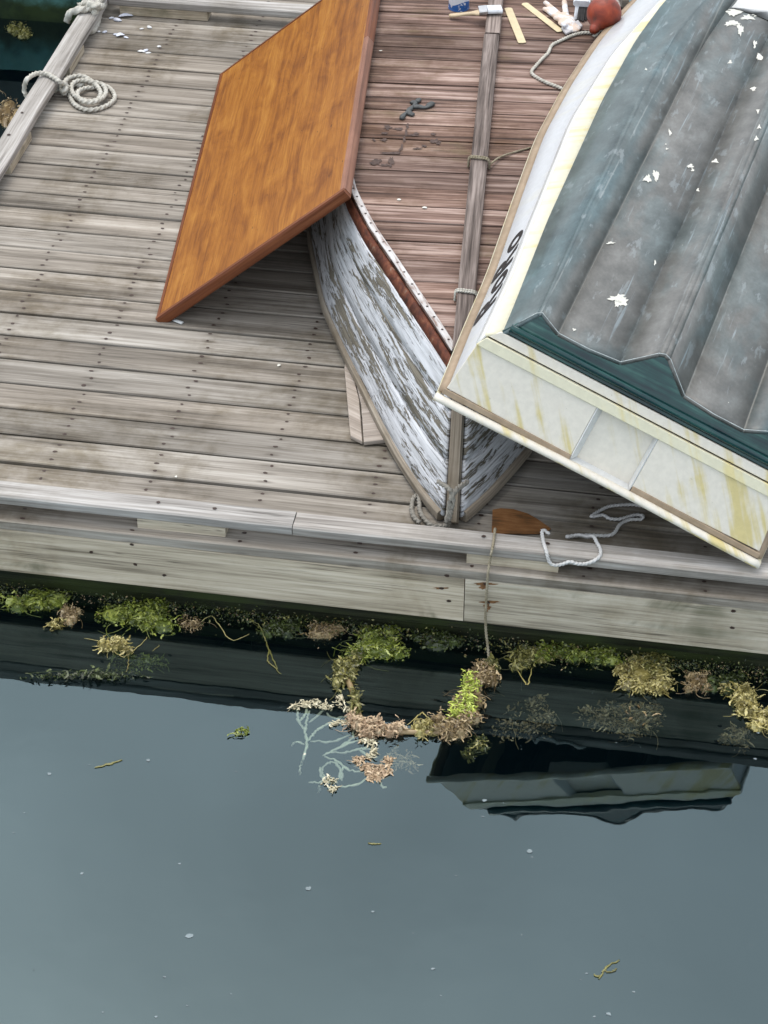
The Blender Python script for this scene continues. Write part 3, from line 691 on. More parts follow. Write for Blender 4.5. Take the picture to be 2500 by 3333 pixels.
# transom rim: lip + tan strip (worn through at both ends), smooth white in the motor cut-out
mb = MB(); lipp = [(.018 * math.cos(t), .013 * math.sin(t)) for t in np.linspace(0, 2 * math.pi, 10, endpoint=False)]
mb.sweep([(x, -.016, .000 + .004 * math.cos(x * 5)) for x in np.linspace(-.628, .628, 40)], lipp); mb.build('transom_lip', M['gel_transom'], dinghy, smooth=True)
for xa, xb in ((-.612, -.118), (.118, .612)):
    tpanel('rubbing_strip', [(xa, .012), (xb, .010), (xb, .028), (xa, .031)], M['tan'], .012, .012)
mb = MB(); mb.box(-.1195, .1165, -.022, .042, -.006, .0105); mb.build('cutout_sill', M['gel_white'], dinghy, bevel=.006)
M['worn'] = plain('pale_edge_highlight', (.50, .56, .55), .6, .3, 60.)
mb = MB(); mb.sweep([TP(x, h + .0012, -.003) for x, h in gp[2:]], [(.0015 * math.cos(t), .0015 * math.sin(t)) for t in np.linspace(0, 6.283, 6, endpoint=False)], upv=Vector((0, -1, .3))); mb.build('edge_highlight', M['worn'], LT, smooth=True)  # edge highlight modelled as a thin pale strip along the transom top
# patches where the bottom paint has come off
DI = DM.inverted(); HC = DI @ CAM
def onhull(px, py, dz=.0015):
    d = DI.to_3x3() @ ray(px, py); h = .355
    for _ in range(6):
        p = HC + d * ((h - HC.z) / d.z); c = sect(min(max(p.y - KAP * h * max(0, 1 - p.y / .9), 0), DL)); ks = ['d0', 'd1', 'd2', 'd3', 'd4', 'd5', 'd6', 'd7', 'd8', 'd9', 'd10'][::-1]
        h = float(np.interp(abs(p.x), [c[k][0] for k in ks], [c[k][1] for k in ks]))
    p.z += dz; return p
bp = MB()
for px, py, rx, ry in ((1343, 650, 20, 11), (1333, 655, 9, 9), (1400, 385, 9, 8), (1417, 378, 8, 13), (1447, 287, 4, 9), (1489, 359, 7, 5), (1496, 368, 5, 4), (1545, 349, 8, 5), (1507, 411, 4, 5), (1415, 568, 3, 6), (1320, 525, 10, 3), (1440, 322, 4, 3), (1438, 312, 2, 2), (1577, 135, 6, 5), (1640, 275, 5, 5), (1634, 300, 6, 6), (1625, 192, 7, 5), (1592, 25, 22, 9), (1615, 38, 18, 7), (1640, 30, 14, 8), (1578, 52, 16, 6), (1598, 62, 8, 14), (1630, 95, 5, 10), (1640, 125, 8, 8), (1637, 240, 4, 6), (1395, 150, 3, 3), (1240, 713, 5, 4)):
    for q in range(2 if rx > 6 else 1):
        base = len(bp.v); n = 21; ox, oy = (random.uniform(-.5, .5) * rx, random.uniform(-.5, .5) * ry) if q else (0, 0)
        for i in range(n):
            t = -6.283 * i / n; k = random.uniform(.5, 1.15) * (.85 + .25 * math.sin(3 * t + px)); bp.v.append(onhull(px + ox + rx * k * math.cos(t), py + oy - ry * k * math.sin(t) * -1, .0016 + .0006 * q))
        bp.face(tuple(range(base, base + n)), [(0, 0)] * n)
stuff(bp.build('bare_patches', M['white_paint'], bo))
# lettering on the left topside
fc = bpy.data.curves.new('lettering', 'FONT'); fc.body = 'RoRo'; fc.size = 1.; fc.offset = .026; fc.space_character = 1.12; fc.resolution_u = 6; fc.shear = .0
tmp = bpy.data.objects.new('tmp', fc); col.objects.link(tmp); bpy.context.view_layer.update()
me = bpy.data.meshes.new_from_object(tmp.evaluated_get(bpy.context.evaluated_depsgraph_get())); bpy.data.objects.remove(tmp)
xs = [v.co.x for v in me.vertices]; ysl = [v.co.y for v in me.vertices]; x0, x1, y0_, y1_ = min(xs), max(xs), min(ysl), max(ysl)
TXT = dict(a0=.375, a1=.93, hb=.165, ht=.037)
for v in me.vertices:
    fx = (v.co.x - x0) / (x1 - x0); fy_ = (v.co.y - y0_) / (y1_ - y0_)
    h = TXT['hb'] + (TXT['ht'] - TXT['hb']) * fy_; a = TXT['a0'] + (TXT['a1'] - TXT['a0']) * fx
    c = sect(a); k = (h - c['side0'][1]) / (c['side1'][1] - c['side0'][1]); x = c['side0'][0] + (c['side1'][0] - c['side0'][0]) * k
    v.co = Vector((-x - .0025, a + KAP * h * max(0, 1 - a / .9), h))
M['ink'] = plain('black_lettering', (.012, .012, .014), .45, .1, 30., 0.)
me.materials.append(M['ink']); lo = bpy.data.objects.new('lettering', me); col.objects.link(lo); lo.parent = TOPS[0]
lo['label'] = 'black RoRo lettering painted upside down'

# ------------------------------------------------------------------ varnished panel leaning on the skiff
A_ = up(336, 690, .012); B_ = up(741, 420, .635); C_ = up(475, 160, .012)
ey = (C_ - A_); LP = ey.length; ey.normalize(); ex = (B_ - A_); ex -= ey * ex.dot(ey); WP = ex.length; ex.normalize(); ez = ex.cross(ey)
if ez.z < 0: ez = -ez
panel = empty('varnished_panel', A_, 'large orange varnished wooden panel leaning its long side on the overturned skiff', 'wood panel')
TH = .042; E_ = .020
def PP(a, b, c): return A_ + ex * a + ey * b + ez * c
mb = MB(); bot = [PP(E_, E_, -TH), PP(E_, LP - E_, -TH), PP(WP - E_, LP - E_, -TH), PP(WP - E_, E_, -TH)]
bot = bot if (bot[1] - bot[0]).cross(bot[2] - bot[1]).dot(ez) > 0 else bot[::-1]
# uv along the long side
mb.poly_prism(bot, [p + ez * TH for p in bot])
for fi, f in enumerate(mb.f): mb.uv[fi] = [((mb.v[k] - A_).dot(ey), (mb.v[k] - A_).dot(ex) + (mb.v[k] - A_).dot(ez)) for k in f]
fixparent(mb.build('panel_board', M['varnish'], None, bevel=.002), panel)
def lipping(p0, p1, side, mat, name='edge_lipping', drop=.0):
    mb = MB(); ax = (p1 - p0).normalized(); mb.sweep([p0, p1], [(-E_ / 2 + .0005, -TH - .001), (E_ / 2, -TH - .001), (E_ / 2 + .002, -TH + .006), (E_ / 2 + .002, -.006), (E_ / 2 - .002, .001 - drop), (-E_ / 2 + .0005, .0015)], upv=ez)
    return fixparent(mb.build(name, mat, None), panel)
# sweep: side vector = t x up ; choose direction so that +side is outwards
def run(a, b, outv):
    t = (b - a).normalized(); return (a, b) if t.cross(ez).dot(outv) > 0 else (b, a)
h2 = E_ / 2
p, q = run(PP(0, h2, 0), PP(WP, h2, 0), -ey); lipping(p, q, 0, M['varnish_edge'])
p, q = run(PP(0, LP - h2, 0), PP(WP, LP - h2, 0), ey); lipping(p, q, 0, M['varnish_edge'])
p, q = run(PP(h2, E_, 0), PP(h2, LP - E_, 0), -ex); lipping(p, q, 0, M['varnish_edge'])
cut = .62 * LP
p, q = run(PP(WP - h2, E_, 0), PP(WP - h2, cut, 0), ex); lipping(p, q, 0, M['varnish_edge_dull'])
p, q = run(PP(WP - h2, cut + .002, 0), PP(WP - h2, LP - E_, 0), ex); lipping(p, q, 0, M['varnish_edge'])

# ------------------------------------------------------------------ ropes
def rope_prof(r, n=9, lobe=.24):
    return [(r * (1 + lobe * math.cos(3 * t)) * math.cos(t), r * (1 + lobe * math.cos(3 * t)) * math.sin(t)) for t in np.linspace(0, 2 * math.pi, n, endpoint=False)]
def rope(name, pts, r, mat, label=None, cat='rope', parent=None, lay=None, step=None, n=12, group=None, mb=None):
    path = catmull(pts, 8); path = resample(path, step or r * .8); own = mb is None
    mb = mb or MB(); lay = lay or r * 7
    mb.sweep(path, rope_prof(r, n), twist=(lambda a: a * 2 * math.pi / lay), upv=Vector((.13, .21, .97)))
    if not own: return mb
    o = mb.build(name, mat, parent, smooth=True)
    if label: tag(o, label, cat, group)
    return o
Zc = lambda x, y, z: up(x * .2, y * .2, z)
r_ = .0105
coil = [(690, 960, .03), (700, 880, .05), (760, 832, .03), (880, 822, .025), (965, 862, .025), (1045, 930, .03), (1085, 1000, .03), (1062, 1062, .03), (980, 1095, .03), (880, 1075, .03), (795, 1020, .03), (768, 950, .03), (800, 888, .034), (890, 866, .034), (1000, 885, .034), (1100, 912, .03), (1142, 985, .03), (1105, 1055, .036), (1015, 1100, .040), (905, 1098, .042), (835, 1040, .035), (850, 980, .025), (930, 950, .018), (1015, 945, .013), (1120, 925, .012), (1200, 970, .012), (1238, 1050, .012), (1185, 1120, .012), (1070, 1172, .012), (940, 1185, .012), (825, 1142, .012), (768, 1075, .012), (752, 985, .012), (790, 915, .013), (840, 925, .013), (905, 905, .013)]
pts = [(655, 985, .02), (615, 960, .05), (575, 1000, .012)]
ring = [Zc(275, 1030, .03), Zc(262, 950, .06), Zc(300, 850, RT + .03), Zc(390, 792, RT + .025), Zc(490, 795, RT + .014), Zc(575, 835, RT + .014), Zc(650, 885, RT + .01), Zc(690, 915, .06)]
knot = [Zc(700, 960, .045), Zc(680, 1000, .025), Zc(700, 1015, .015), Zc(735, 980, .02), Zc(728, 930, .045), Zc(690, 905, .06), Zc(660, 925, .05), Zc(655, 970, .03), Zc(690, 985, .045), Zc(715, 950, .05)]
mb = MB(); rope('', ring + knot + [Zc(x, y, z) for x, y, z in coil], r_, None, mb=mb)
rope('', [Zc(275, 1030, .03), Zc(320, 1060, .02), Zc(420, 1040, .018), Zc(540, 1000, .018), Zc(600, 975, .02), Zc(655, 945, .03), Zc(700, 930, .04)], r_, None, mb=mb)
tag(mb.build('coiled_rope', M['rope'], None, smooth=True), 'cream laid rope knotted round the edge rail with its tail coiled on planks', 'rope')
# thicker mooring rope hitched at the rail corner
r2 = .0175; mb = MB()
rope('', [Zc(730, 230, .03), Zc(745, 160, .07), Zc(830, 110, RT + .02), Zc(940, 95, RT + .02), Zc(1020, 80, RT + .02), Zc(1075, 85, .05), Zc(1060, 160, .03), Zc(1040, 240, .022), Zc(1010, 310, .02), Zc(965, 340, .02), Zc(950, 290, .03), Zc(1000, 200, .06), Zc(1035, 110, .10), Zc(1055, 20, .12), Zc(1120, -60, .10), Zc(1190, -160, .05)], r2, None, mb=mb)
rope('', [Zc(850, 70, RT + .02), Zc(930, 40, RT + .03), Zc(1040, 65, RT + .045), Zc(1100, 60, .07), Zc(1130, -10, .06), Zc(1180, -100, .04), Zc(1230, -180, .03)], r2, None, mb=mb)
tag(mb.build('mooring_rope', M['rope'], None, smooth=True), 'thick cream mooring rope hitched round the end of the edge rail', 'rope')
# bow painter of the skiff
Dp = lambda x, y, z: up(x, y, z)
Ec = lambda x, y, z: up(597 + .24 * x, 862.7 + .24 * y, z)
mb = MB(); rp = .008
rope('', [Ec(1215, 1000, .012), Ec(1225, 905, .012), Ec(1270, 860, .012), Ec(1285, 930, .012), Ec(1290, 1000, .012), Ec(1330, 1075, .012), Ec(1400, 1130, .012), Ec(1500, 1140, .014), Ec(1550, 1125, .03), Ec(1545, 1060, .075)], rp, None, mb=mb)
rope('', [Ec(1215, 1000, .012), Ec(1240, 1060, .012), Ec(1290, 1110, .011)], rp, None, mb=mb)
rope('', [Ec(1530, 1110, .05), Ec(1555, 1000, .098), Ec(1570, 900, .145), Ec(1605, 830, .165), Ec(1660, 780, .155), Ec(1720, 740, .15)], rp * 1.15, None, mb=mb)
rope('', [Ec(1555, 1090, .06), Ec(1580, 980, .11), Ec(1590, 880, .15), Ec(1560, 810, .175), Ec(1500, 770, .165), Ec(1455, 740, .16)], rp, None, mb=mb)
tag(mb.build('bow_painter', M['rope_grey'], None, smooth=True), 'old grey painter line tied to the skiff bow and looped on the planks', 'rope')
# white cord over the front rail
R8 = lambda x, y, z: up(829 + .5 * x, 995 + .5 * y, z)
def RF(x, y):
    d = ray(829 + .5 * x, 995 + .5 * y); return CAM + d * ((6.166 - CAM.y) / d.y)
rope('white_cord', [R8(715, 318, RT + .004), R8(690, 300, RT + .008), R8(683, 310, RT + .006), R8(690, 355, RT + .006), R8(703, 395, RT + .006), RF(716, 437), RF(737, 451), RF(770, 448), RF(805, 437), RF(835, 445), RF(870, 446), RF(905, 434), R8(932, 412, RT + .006), R8(935, 385, RT + .006), R8(918, 350, RT + .006), R8(905, 328, RT + .004), R8(880, 330, .06), R8(840, 322, .02), R8(790, 330, .007), R8(870, 322, .007), R8(960, 324, .007), R8(995, 312, .007), R8(1020, 275, .007), R8(1060, 255, .007), R8(1110, 252, .008), R8(1118, 238, .009), R8(1080, 235, .010), R8(1020, 252, .008), R8(975, 250, .007), R8(945, 235, .007), R8(895, 242, .007), R8(940, 212, .007), R8(985, 195, .007), R8(1080, 190, .007), R8(1150, 205, .007)], .006, M['rope_white'], 'thin white cord looped over the front edge rail and under the dinghy')
# line hanging down to the weed
hl = [R8(482, 296, .02), R8(480, 300, RT + .004), R8(474, 345, RT + .006), R8(468, 385, RT + .002)]
hl += [Vector((2.102, 6.150, .045)), Vector((2.100, 6.128, .0)), Vector((2.098, 6.124, -.12)), Vector((2.100, 6.122, -.23)), Vector((2.112, 6.10, -.30)), Vector((2.122, 6.07, -.345))]
rope('hanging_line', hl, .0045, M['rope_brown'], 'thin stained line hanging from the front rail down into the weed')
# cord lashings round the skiff keel
for k, (px, py) in enumerate(((1028, 336), (997, 608))):
    P0 = up(px, py, .60 if k == 0 else .575); s = (P0 - SO).dot(sd_); zk = z_c(s) + .0145
    mb = MB()
    for q in range(2):
        ds = .012 * q; loop = [SK(s + ds, -.042, zk + .003), SK(s + ds + .003, -.040, zk + .036), SK(s + ds, -.028, zk + .046), SK(s + ds - .004, 0, zk + .047), SK(s + ds - .008, .028, zk + .046), SK(s + ds - .010, .040, zk + .036), SK(s + ds - .010, .043, zk + .004)]
        rope('', loop, .0042, None, mb=mb)
    if k == 0: rope('', [SK(s - .008, .04, zk + .02), up(1085, 337, z_c(s) + .025), up(1150, 318, z_c(s) + .02), up(1190, 310, z_c(s) + .018)], .0038, None, mb=mb)
    else: rope('', [SK(s - .01, .04, zk + .02), SK(s - .03, .075, zk + .006), SK(s - .04, .12, zk + .006)], .004, None, mb=mb)
    tag(mb.build('lashing_cord', M['rope_brown' if k == 0 else 'rope'], None, smooth=True), ('thin cord wound once round the skiff keel and trailing under the dinghy', 'pale cord tied tight round the keel beside the RoRo lettering')[k], 'cord')

# ------------------------------------------------------------------ things lying on the skiff bottom
def zb(x, y):
    P = up(x, y, .55); s = (P - SO).dot(sd_); return z_c(min(s, SL)) + .0155
def onb(x, y, dz=0.): return up(x, y, zb(x, y) + dz)
q3 = lambda x, y: (1700 / S + x * 400 / 1659 / S, y * 400 / 1659 / S)
rope('buoy_line', [onb(*q3(1170, 430), .03), onb(*q3(1120, 450), .012), onb(*q3(1060, 400), .03), onb(*q3(1000, 470), .012), onb(*q3(960, 490), .008), onb(*q3(990, 440), .02), onb(*q3(960, 400), .03), onb(*q3(975, 375), .035), onb(*q3(1010, 430), .02), onb(*q3(930, 440), .008), onb(*q3(840, 440), .007), onb(*q3(740, 455), .007), onb(*q3(640, 490), .007), onb(*q3(520, 545), .007), onb(*q3(410, 600), .007), onb(*q3(375, 650), .007), onb(*q3(350, 710), .007), onb(*q3(280, 780), .007), onb(*q3(180, 890), .007), onb(*q3(130, 950), .007), onb(*q3(135, 1000), .007), onb(*q3(220, 1060), .007), onb(*q3(340, 1120), .007), onb(*q3(450, 1160), .007), onb(*q3(530, 1195), .007), onb(*q3(640, 1260), .007)], .0068, M['rope'], 'cream line tied to the red buoy and winding across the skiff bottom')
# buoy
R_ = .077; bc = up(*q3(1105, 185), zb(1290, 40) + R_)
M['buoy'] = None
g = NG('faded_red_buoy'); o = g.n('ShaderNodeTexCoord').outputs['Object']; n = g.noise(o, 14., 6, .65, .5); n2 = g.noise(o, 5., 3)
c = g.ramp(g.math('ADD', g.math('MULTIPLY', n, .5), g.math('MULTIPLY', n2, .5)), [(.36, (.07, .022, .012)), (.48, (.27, .040, .016)), (.58, (.40, .062, .020)), (.7, (.42, .15, .07))]); g.bsdf(c, .5, g.bump(n, .2, .002), .4); M['buoy'] = g.m
buoy = empty('mooring_buoy', (bc.x, bc.y, bc.z - R_), 'faded red round buoy lying on the skiff bottom beside the dinghy', 'buoy')
nd = Vector((-.35, -.85, -.40)).normalized()     # neck direction
def revolve(prof, c, ax, n=24):
    mb = MB(); a = ax.orthogonal().normalized(); b = ax.cross(a); P = []; UV = []
    for r, h in prof:
        P.append([Vector(c) + ax * h + (a * math.cos(t) + b * math.sin(t)) * r for t in np.linspace(0, 2 * math.pi, n + 1)]); UV.append([(t, h) for t in np.linspace(0, 1, n + 1)])
    mb.grid(P, UV); return mb
prof = [(.001, -R_)] + [(R_ * math.sin(t), -R_ * math.cos(t)) for t in np.linspace(.2, 2.55, 16)] + [(.026, R_ * 1.05), (.022, R_ * 1.2)]
fixparent(revolve(prof, bc, nd).build('float_body', M['buoy'], None, smooth=True), buoy)
fixparent(revolve([(.022, R_ * 1.15), (.024, R_ * 1.22), (.017, R_ * 1.38), (.016, R_ * 1.46), (.001, R_ * 1.5)], bc, nd).build('neck', M['buoy'], None, smooth=True), buoy)
fixparent(revolve([(R_ * 1.003, -.003), (R_ * 1.02, 0), (R_ * 1.003, .003)], bc, Vector((.8, -.2, .5)).normalized()).build('seam', M['buoy'], None, smooth=True), buoy)
# can
cc = onb(991, 17); can = empty('paint_can', cc, 'small tin with a red white and blue label standing on the skiff bottom', 'can')
def can_mat():
    g = NG('can_label'); o = g.sep(g.n('ShaderNodeTexCoord').outputs['Object']); ang = g.math('ARCTAN2', o[1], o[0])
    wv = g.math('ADD', o[2], g.math('MULTIPLY', g.math('SINE', g.math('MULTIPLY', ang, 2.)), .010))
    c = g.ramp(g.math('DIVIDE', wv, .12), [(0., (.02, .13, .42)), (.30, (.02, .13, .42)), (.31, (.80, .82, .86)), (.56, (.80, .82, .86)), (.57, (.55, .03, .03)), (1., (.55, .03, .03))])
    c = g.mix(g.step(g.noise(g.comb(*o), 55., 3), .60, .64), c, (.75, .76, .8)); g.bsdf(c, .35, None, .5); return g.m
M['can'] = can_mat(); M['tin'] = plain('tin_metal', (.55, .56, .57), .3, .1, 20., .05, metal=1.)
zz = Vector((0, 0, 1)); o_ = revolve([(.046, .004), (.046, .118)], (0, 0, 0), zz, 28).build('label', M['can'], can, smooth=True)
revolve([(.001, .001), (.046, 0), (.0475, .002), (.0475, .005), (.0462, .006)], (0, 0, 0), zz, 28).build('bottom_seam', M['can'], can, smooth=True)
revolve([(.0462, .117), (.0478, .119), (.0478, .123), (.044, .124), (.042, .119), (.001, .119)], (0, 0, 0), zz, 28).build('lid', M['tin'], can, smooth=True)
# brush across the keel
def flat_poly(name, pts, th, mat, parent=None, bev=.0015):
    mb = MB(); bot = [Vector(p) for p in pts]; n = (bot[1] - bot[0]).cross(bot[2] - bot[1])
    if n.z < 0: bot = bot[::-1]; n = -n
    n.normalize(); mb.poly_prism(bot, [p + n * th for p in bot]); return mb.build(name, mat, parent, bevel=bev)
q4 = lambda x, y: (1400 / S + x * 700 / 1659 / S, y * 350 / 830 / S)
M['palewood'] = plain('pale_new_wood', (.72, .60, .36), .55, .08, 30.)
M['lightwood'] = plain('light_handle_wood', (.66, .52, .33), .5, .08, 30.)
M['bristle'] = plain('paint_caked_bristles', (.72, .75, .78), .8, .12, 60., .6)
M['ferrule'] = plain('ferrule_metal', (.6, .6, .6), .4, .1, 30., metal=1.)
zk = zb(1060, 22) + .042
b0, b1 = onb(*q4(148, 122), .012), up(*q4(385, 95), zk + .006); b2 = up(*q4(440, 88), zk + .009); b3 = up(*q4(552, 85), zk + .008)
brush = empty('paint_brush', b0, 'pale handled paint brush with white caked bristles resting across the skiff keel', 'paint brush')
dirb = (b3 - b0).normalized(); sdb = dirb.cross(zz).normalized(); upb = sdb.cross(dirb)
def ell(w, h, n=10): return [(w * math.cos(t), h * math.sin(t)) for t in np.linspace(0, 2 * math.pi, n, endpoint=False)]
hp = [b0.lerp(b1, k / 10) for k in range(11)]; hw = [.010, .0145, .0155, .015, .013, .0115, .011, .012, .016, .024, .030]
mb = MB()
for k in range(len(hp)):
    for a, b in ell(hw[k], .008): mb.v.append(hp[k] + sdb * a + upb * b)
for k in range(len(hp) - 1):
    for j in range(10): a = k * 10 + j; b = k * 10 + (j + 1) % 10; mb.face((a, a + 10, b + 10, b), [(0, 0)] * 4)
mb.face(tuple(range(10)), [(0, 0)] * 10)
fixparent(mb.build('handle', M['lightwood'], None, smooth=True), brush)
fixparent(MB().sweep([b1 - dirb * .004, b2], rect(.068, .018, .004), upv=upb).build('ferrule', M['ferrule'], None), brush)
mb = MB(); mb.sweep([b2, b2.lerp(b3, .5), b3], [(a * 1., b) for a, b in rect(.068, .017, .005)], upv=upb, scale=lambda a: 1.); fixparent(mb.build('bristles', M['bristle'], None), brush)
# stirring sticks
def stick(a, b, w, label):
    A, B = onb(*a, .001), onb(*b, .001); dv = (B - A).normalized(); sv = dv.cross(zz).normalized(); n = 5; pts = []
    for t in np.linspace(-90, 90, n): pts.append(B - dv * w * .15 + (sv * math.sin(math.radians(t)) * w / 2 + dv * math.cos(math.radians(t)) * w * .15))
    for t in np.linspace(90, 270, n): pts.append(A + dv * w * .3 + (sv * math.sin(math.radians(t)) * w / 2 + dv * math.cos(math.radians(t)) * w * .3))
    return tag(flat_poly('stirring_stick', pts, .0035, M['palewood']), label, 'stick')
stick(q4(600, 62), q4(712, 335), .036, 'pale yellow stirring stick lying alone beside the skiff keel')
stick(q3(20, 45), q3(520, 430), .034, 'pale stirring stick half covered by the paint spattered glove')
# rubber glove, palm and fingers, remeshed to one skin
def glove():
    mb = MB()
    def cap(a, b, ra, rb, flat=.6):
        path = [a.lerp(b, k / 6) for k in range(7)]; dv = (b - a).normalized()
        path = [a - dv * ra * .6, a - dv * ra * .3] + path + [b + dv * rb * .35, b + dv * rb * .62]
        rr = [ra * .5, ra * .85] + [ra + (rb - ra) * k / 6 for k in range(7)] + [rb * .8, rb * .4]
        base = len(mb.v); sv = dv.cross(zz).normalized(); uv_ = sv.cross(dv)
        for p, r in zip(path, rr):
            for t in np.linspace(0, 2 * math.pi, 10, endpoint=False): mb.v.append(p + sv * r * math.cos(t) + uv_ * r * flat * math.sin(t))
        n = len(path)
        for k in range(n - 1):
            for j in range(10): a_ = base + k * 10 + j; b_ = base + k * 10 + (j + 1) % 10; mb.face((a_, a_ + 10, b_ + 10, b_), [(0, 0)] * 4)
        mb.face(tuple(base + j for j in range(10)), [(0, 0)] * 10); mb.face(tuple(base + (n - 1) * 10 + j for j in reversed(range(10))), [(0, 0)] * 10)
    g3 = lambda x, y, dz: onb(*q3(x, y), dz)
    cap(g3(600, 240, .016), g3(600, 320, .016), .036, .040, .38)
    cap(g3(540, 230, .014), g3(310, 30, .02), .015, .012, .8)        # index
    cap(g3(520, 270, .014), g3(300, 115, .012), .014, .012, .8)      # middle
    cap(g3(590, 220, .016), g3(568, 20, .018), .016, .013, .8)       # thumb
    cap(g3(570, 290, .016), g3(440, 240, .028), .013, .012, .8)      # ring, folded over
    cap(g3(640, 300, .014), g3(560, 350, .030), .012, .011, .8)      # little, folded
    cap(g3(620, 300, .014), g3(680, 390, .010), .038, .042, .25)     # wrist
    o = mb.build('work_glove', None)
    md = o.modifiers.new('r', 'REMESH'); md.mode = 'VOXEL'; md.voxel_size = .004; md.use_smooth_shade = True
    md = o.modifiers.new('s', 'SMOOTH'); md.iterations = 6; md.factor = .5
    return o
g = NG('paint_spattered_glove'); o = g.n('ShaderNodeTexCoord').outputs['Object']; n = g.noise(o, 26., 4, .6, .4)
c = g.ramp(n, [(.42, (.72, .56, .44)), (.5, (.76, .66, .58)), (.55, (.80, .82, .85))]); g.bsdf(c, .55, g.bump(n, .2, .002), .4); M['glove'] = g.m
go = glove(); go.data.materials.clear(); go.data.materials.append(M['glove']); tag(go, 'pale work glove spattered with white paint on the skiff bottom', 'glove')
M['cuff'] = plain('grey_white_cuff', (.52, .50, .50), .8, .12, 50., .4)
co = flat_poly('cuff', [onb(*q3(520, 400), .004), onb(*q3(590, 482), .003), onb(*q3(820, 375), .004), onb(*q3(752, 295), .012)], .012, M['cuff'], None, .004); fixparent(co, go)
# second brush lying against the buoy: white ferrule, dark bristles
q = lambda x, y, dz: onb(*q3(x, y), dz)
br = empty('paint_brush', q(790, 150, 0), 'paint smeared brush with dark bristles beside the red buoy', 'paint brush')
dv = (q(770, 280, .01) - q(820, -60, .05)); a0, a1 = q(830, -160, .055), q(800, 90, .045)
fixparent(MB().sweep([a0, a1], rect(.075, .028, .008), upv=zz).build('handle', M['bristle'], None), br)
M['darkbristle'] = plain('dark_bristles', (.03, .028, .027), .8, .4, 60.)
for k in range(7):
    x = 712 + k * 24; A = q(x + 20, 80, .045); B = q(x - 6 + random.uniform(-8, 8), 285 + random.uniform(-30, 5), .004)
    fixparent(MB().sweep([A, A.lerp(B, .5) + zz * .004, B], ell(.0055, .004, 6), upv=zz).build('bristle_tuft', M['bristle'] if k in (0, 1) else M['darkbristle'], None), br)
flat = [q(1360, -80, .0), q(1440, 110, .0), q(1340, 110, 0.), q(1240, -80, 0)]
tag(flat_poly('wood_offcut', flat, .04, M['deck']), 'grey wood offcut lying behind the red buoy', 'wood scrap')
# dark strip of weed / rubber on the bottom planks
z3 = lambda x, y, dz: onb((1200 + x * 300 / 1659) / S, (280 + y * 300 / 1659) / S, dz)
M['darkrag'] = plain('dark_grey_rubber', (.055, .06, .058), .6, .4, 50., .4)
rag = MB()
for pts, wd in (([(590, 590), (630, 520), (700, 460), (790, 370), (840, 320), (810, 290), (770, 310)], .010), ([(800, 370), (900, 370), (1020, 385), (1100, 340), (1155, 300)], .013), ([(870, 290), (900, 250), (935, 240)], .010), ([(720, 450), (750, 500), (790, 500), (760, 530)], .011)):
    path = catmull([z3(x, y, .006) for x, y in pts], 5); L = len(path)
    rag.sweep(path, ell(wd, .006, 7), upv=zz, scale=lambda a: 1 + .25 * math.sin(a * 90))
tag(rag.build('torn_strip', M['darkrag'], None, smooth=True), 'curled dark grey scrap lying on the skiff bottom planks', 'scrap')
st = MB()
M['stain'] = plain('dark_paint_flakes', (.095, .062, .05), .9, .3, 60.)
def blot(mb, cx, cy, rx, ry, n=19, dz=.0012, jit=.5, fn=None):
    fn = fn or z3; base = len(mb.v)
    for i in range(n):
        t = 2 * math.pi * i / n; k = 1 + random.uniform(-jit, jit); mb.v.append(fn(cx + rx * k * math.cos(t), cy + ry * k * math.sin(t), dz))
    mb.face(tuple(range(base, base + n))[::-1], [(0, 0)] * n)
for a in ((340, 740, 70, 40), (530, 765, 90, 22), (285, 850, 60, 22), (800, 880, 95, 18), (860, 850, 40, 22), (1160, 865, 50, 25), (95, 965, 26, 24), (270, 970, 60, 22), (1200, 985, 90, 35), (1255, 1020, 30, 35), (990, 1075, 45, 18), (130, 1360, 85, 55), (400, 1350, 50, 80), (300, 1420, 90, 22), (380, 1200, 190, 20), (880, 1120, 70, 14), (700, 720, 28, 45), (675, 830, 24, 60), (640, 950, 26, 60), (600, 1080, 26, 60), (560, 1150, 26, 25)): blot(st, *a)
fixparent(stuff(st.build('paint_stains', M['stain'], None)), skiff)
# small white chips here and there
ch = MB()
for (x, y, z, r) in ((918, 449, 0, 6), (602, 790, None, 4), (822, 110, 0, 4), (862, 432, 0, 4), (380, 1030, None, 3), (1150, 455, 0, 4)):
    P = up(x, y, .002) if z is None else onb(x, y, .003); k = r / 600
    mb = ch; base = len(mb.v); n = 6
    for i in range(n): t = 2 * math.pi * i / n; mb.v.append(P + Vector((k * 1.3 * math.cos(t) * random.uniform(.7, 1.2), k * math.sin(t) * random.uniform(.7, 1.3), random.uniform(.001, .004))))
    mb.face(tuple(range(base, base + n)), [(0, 0)] * n)
tag(stuff(ch.build('paint_chips', M['white_paint'], None)), 'white paint chips scattered on planks', None, kind='stuff')

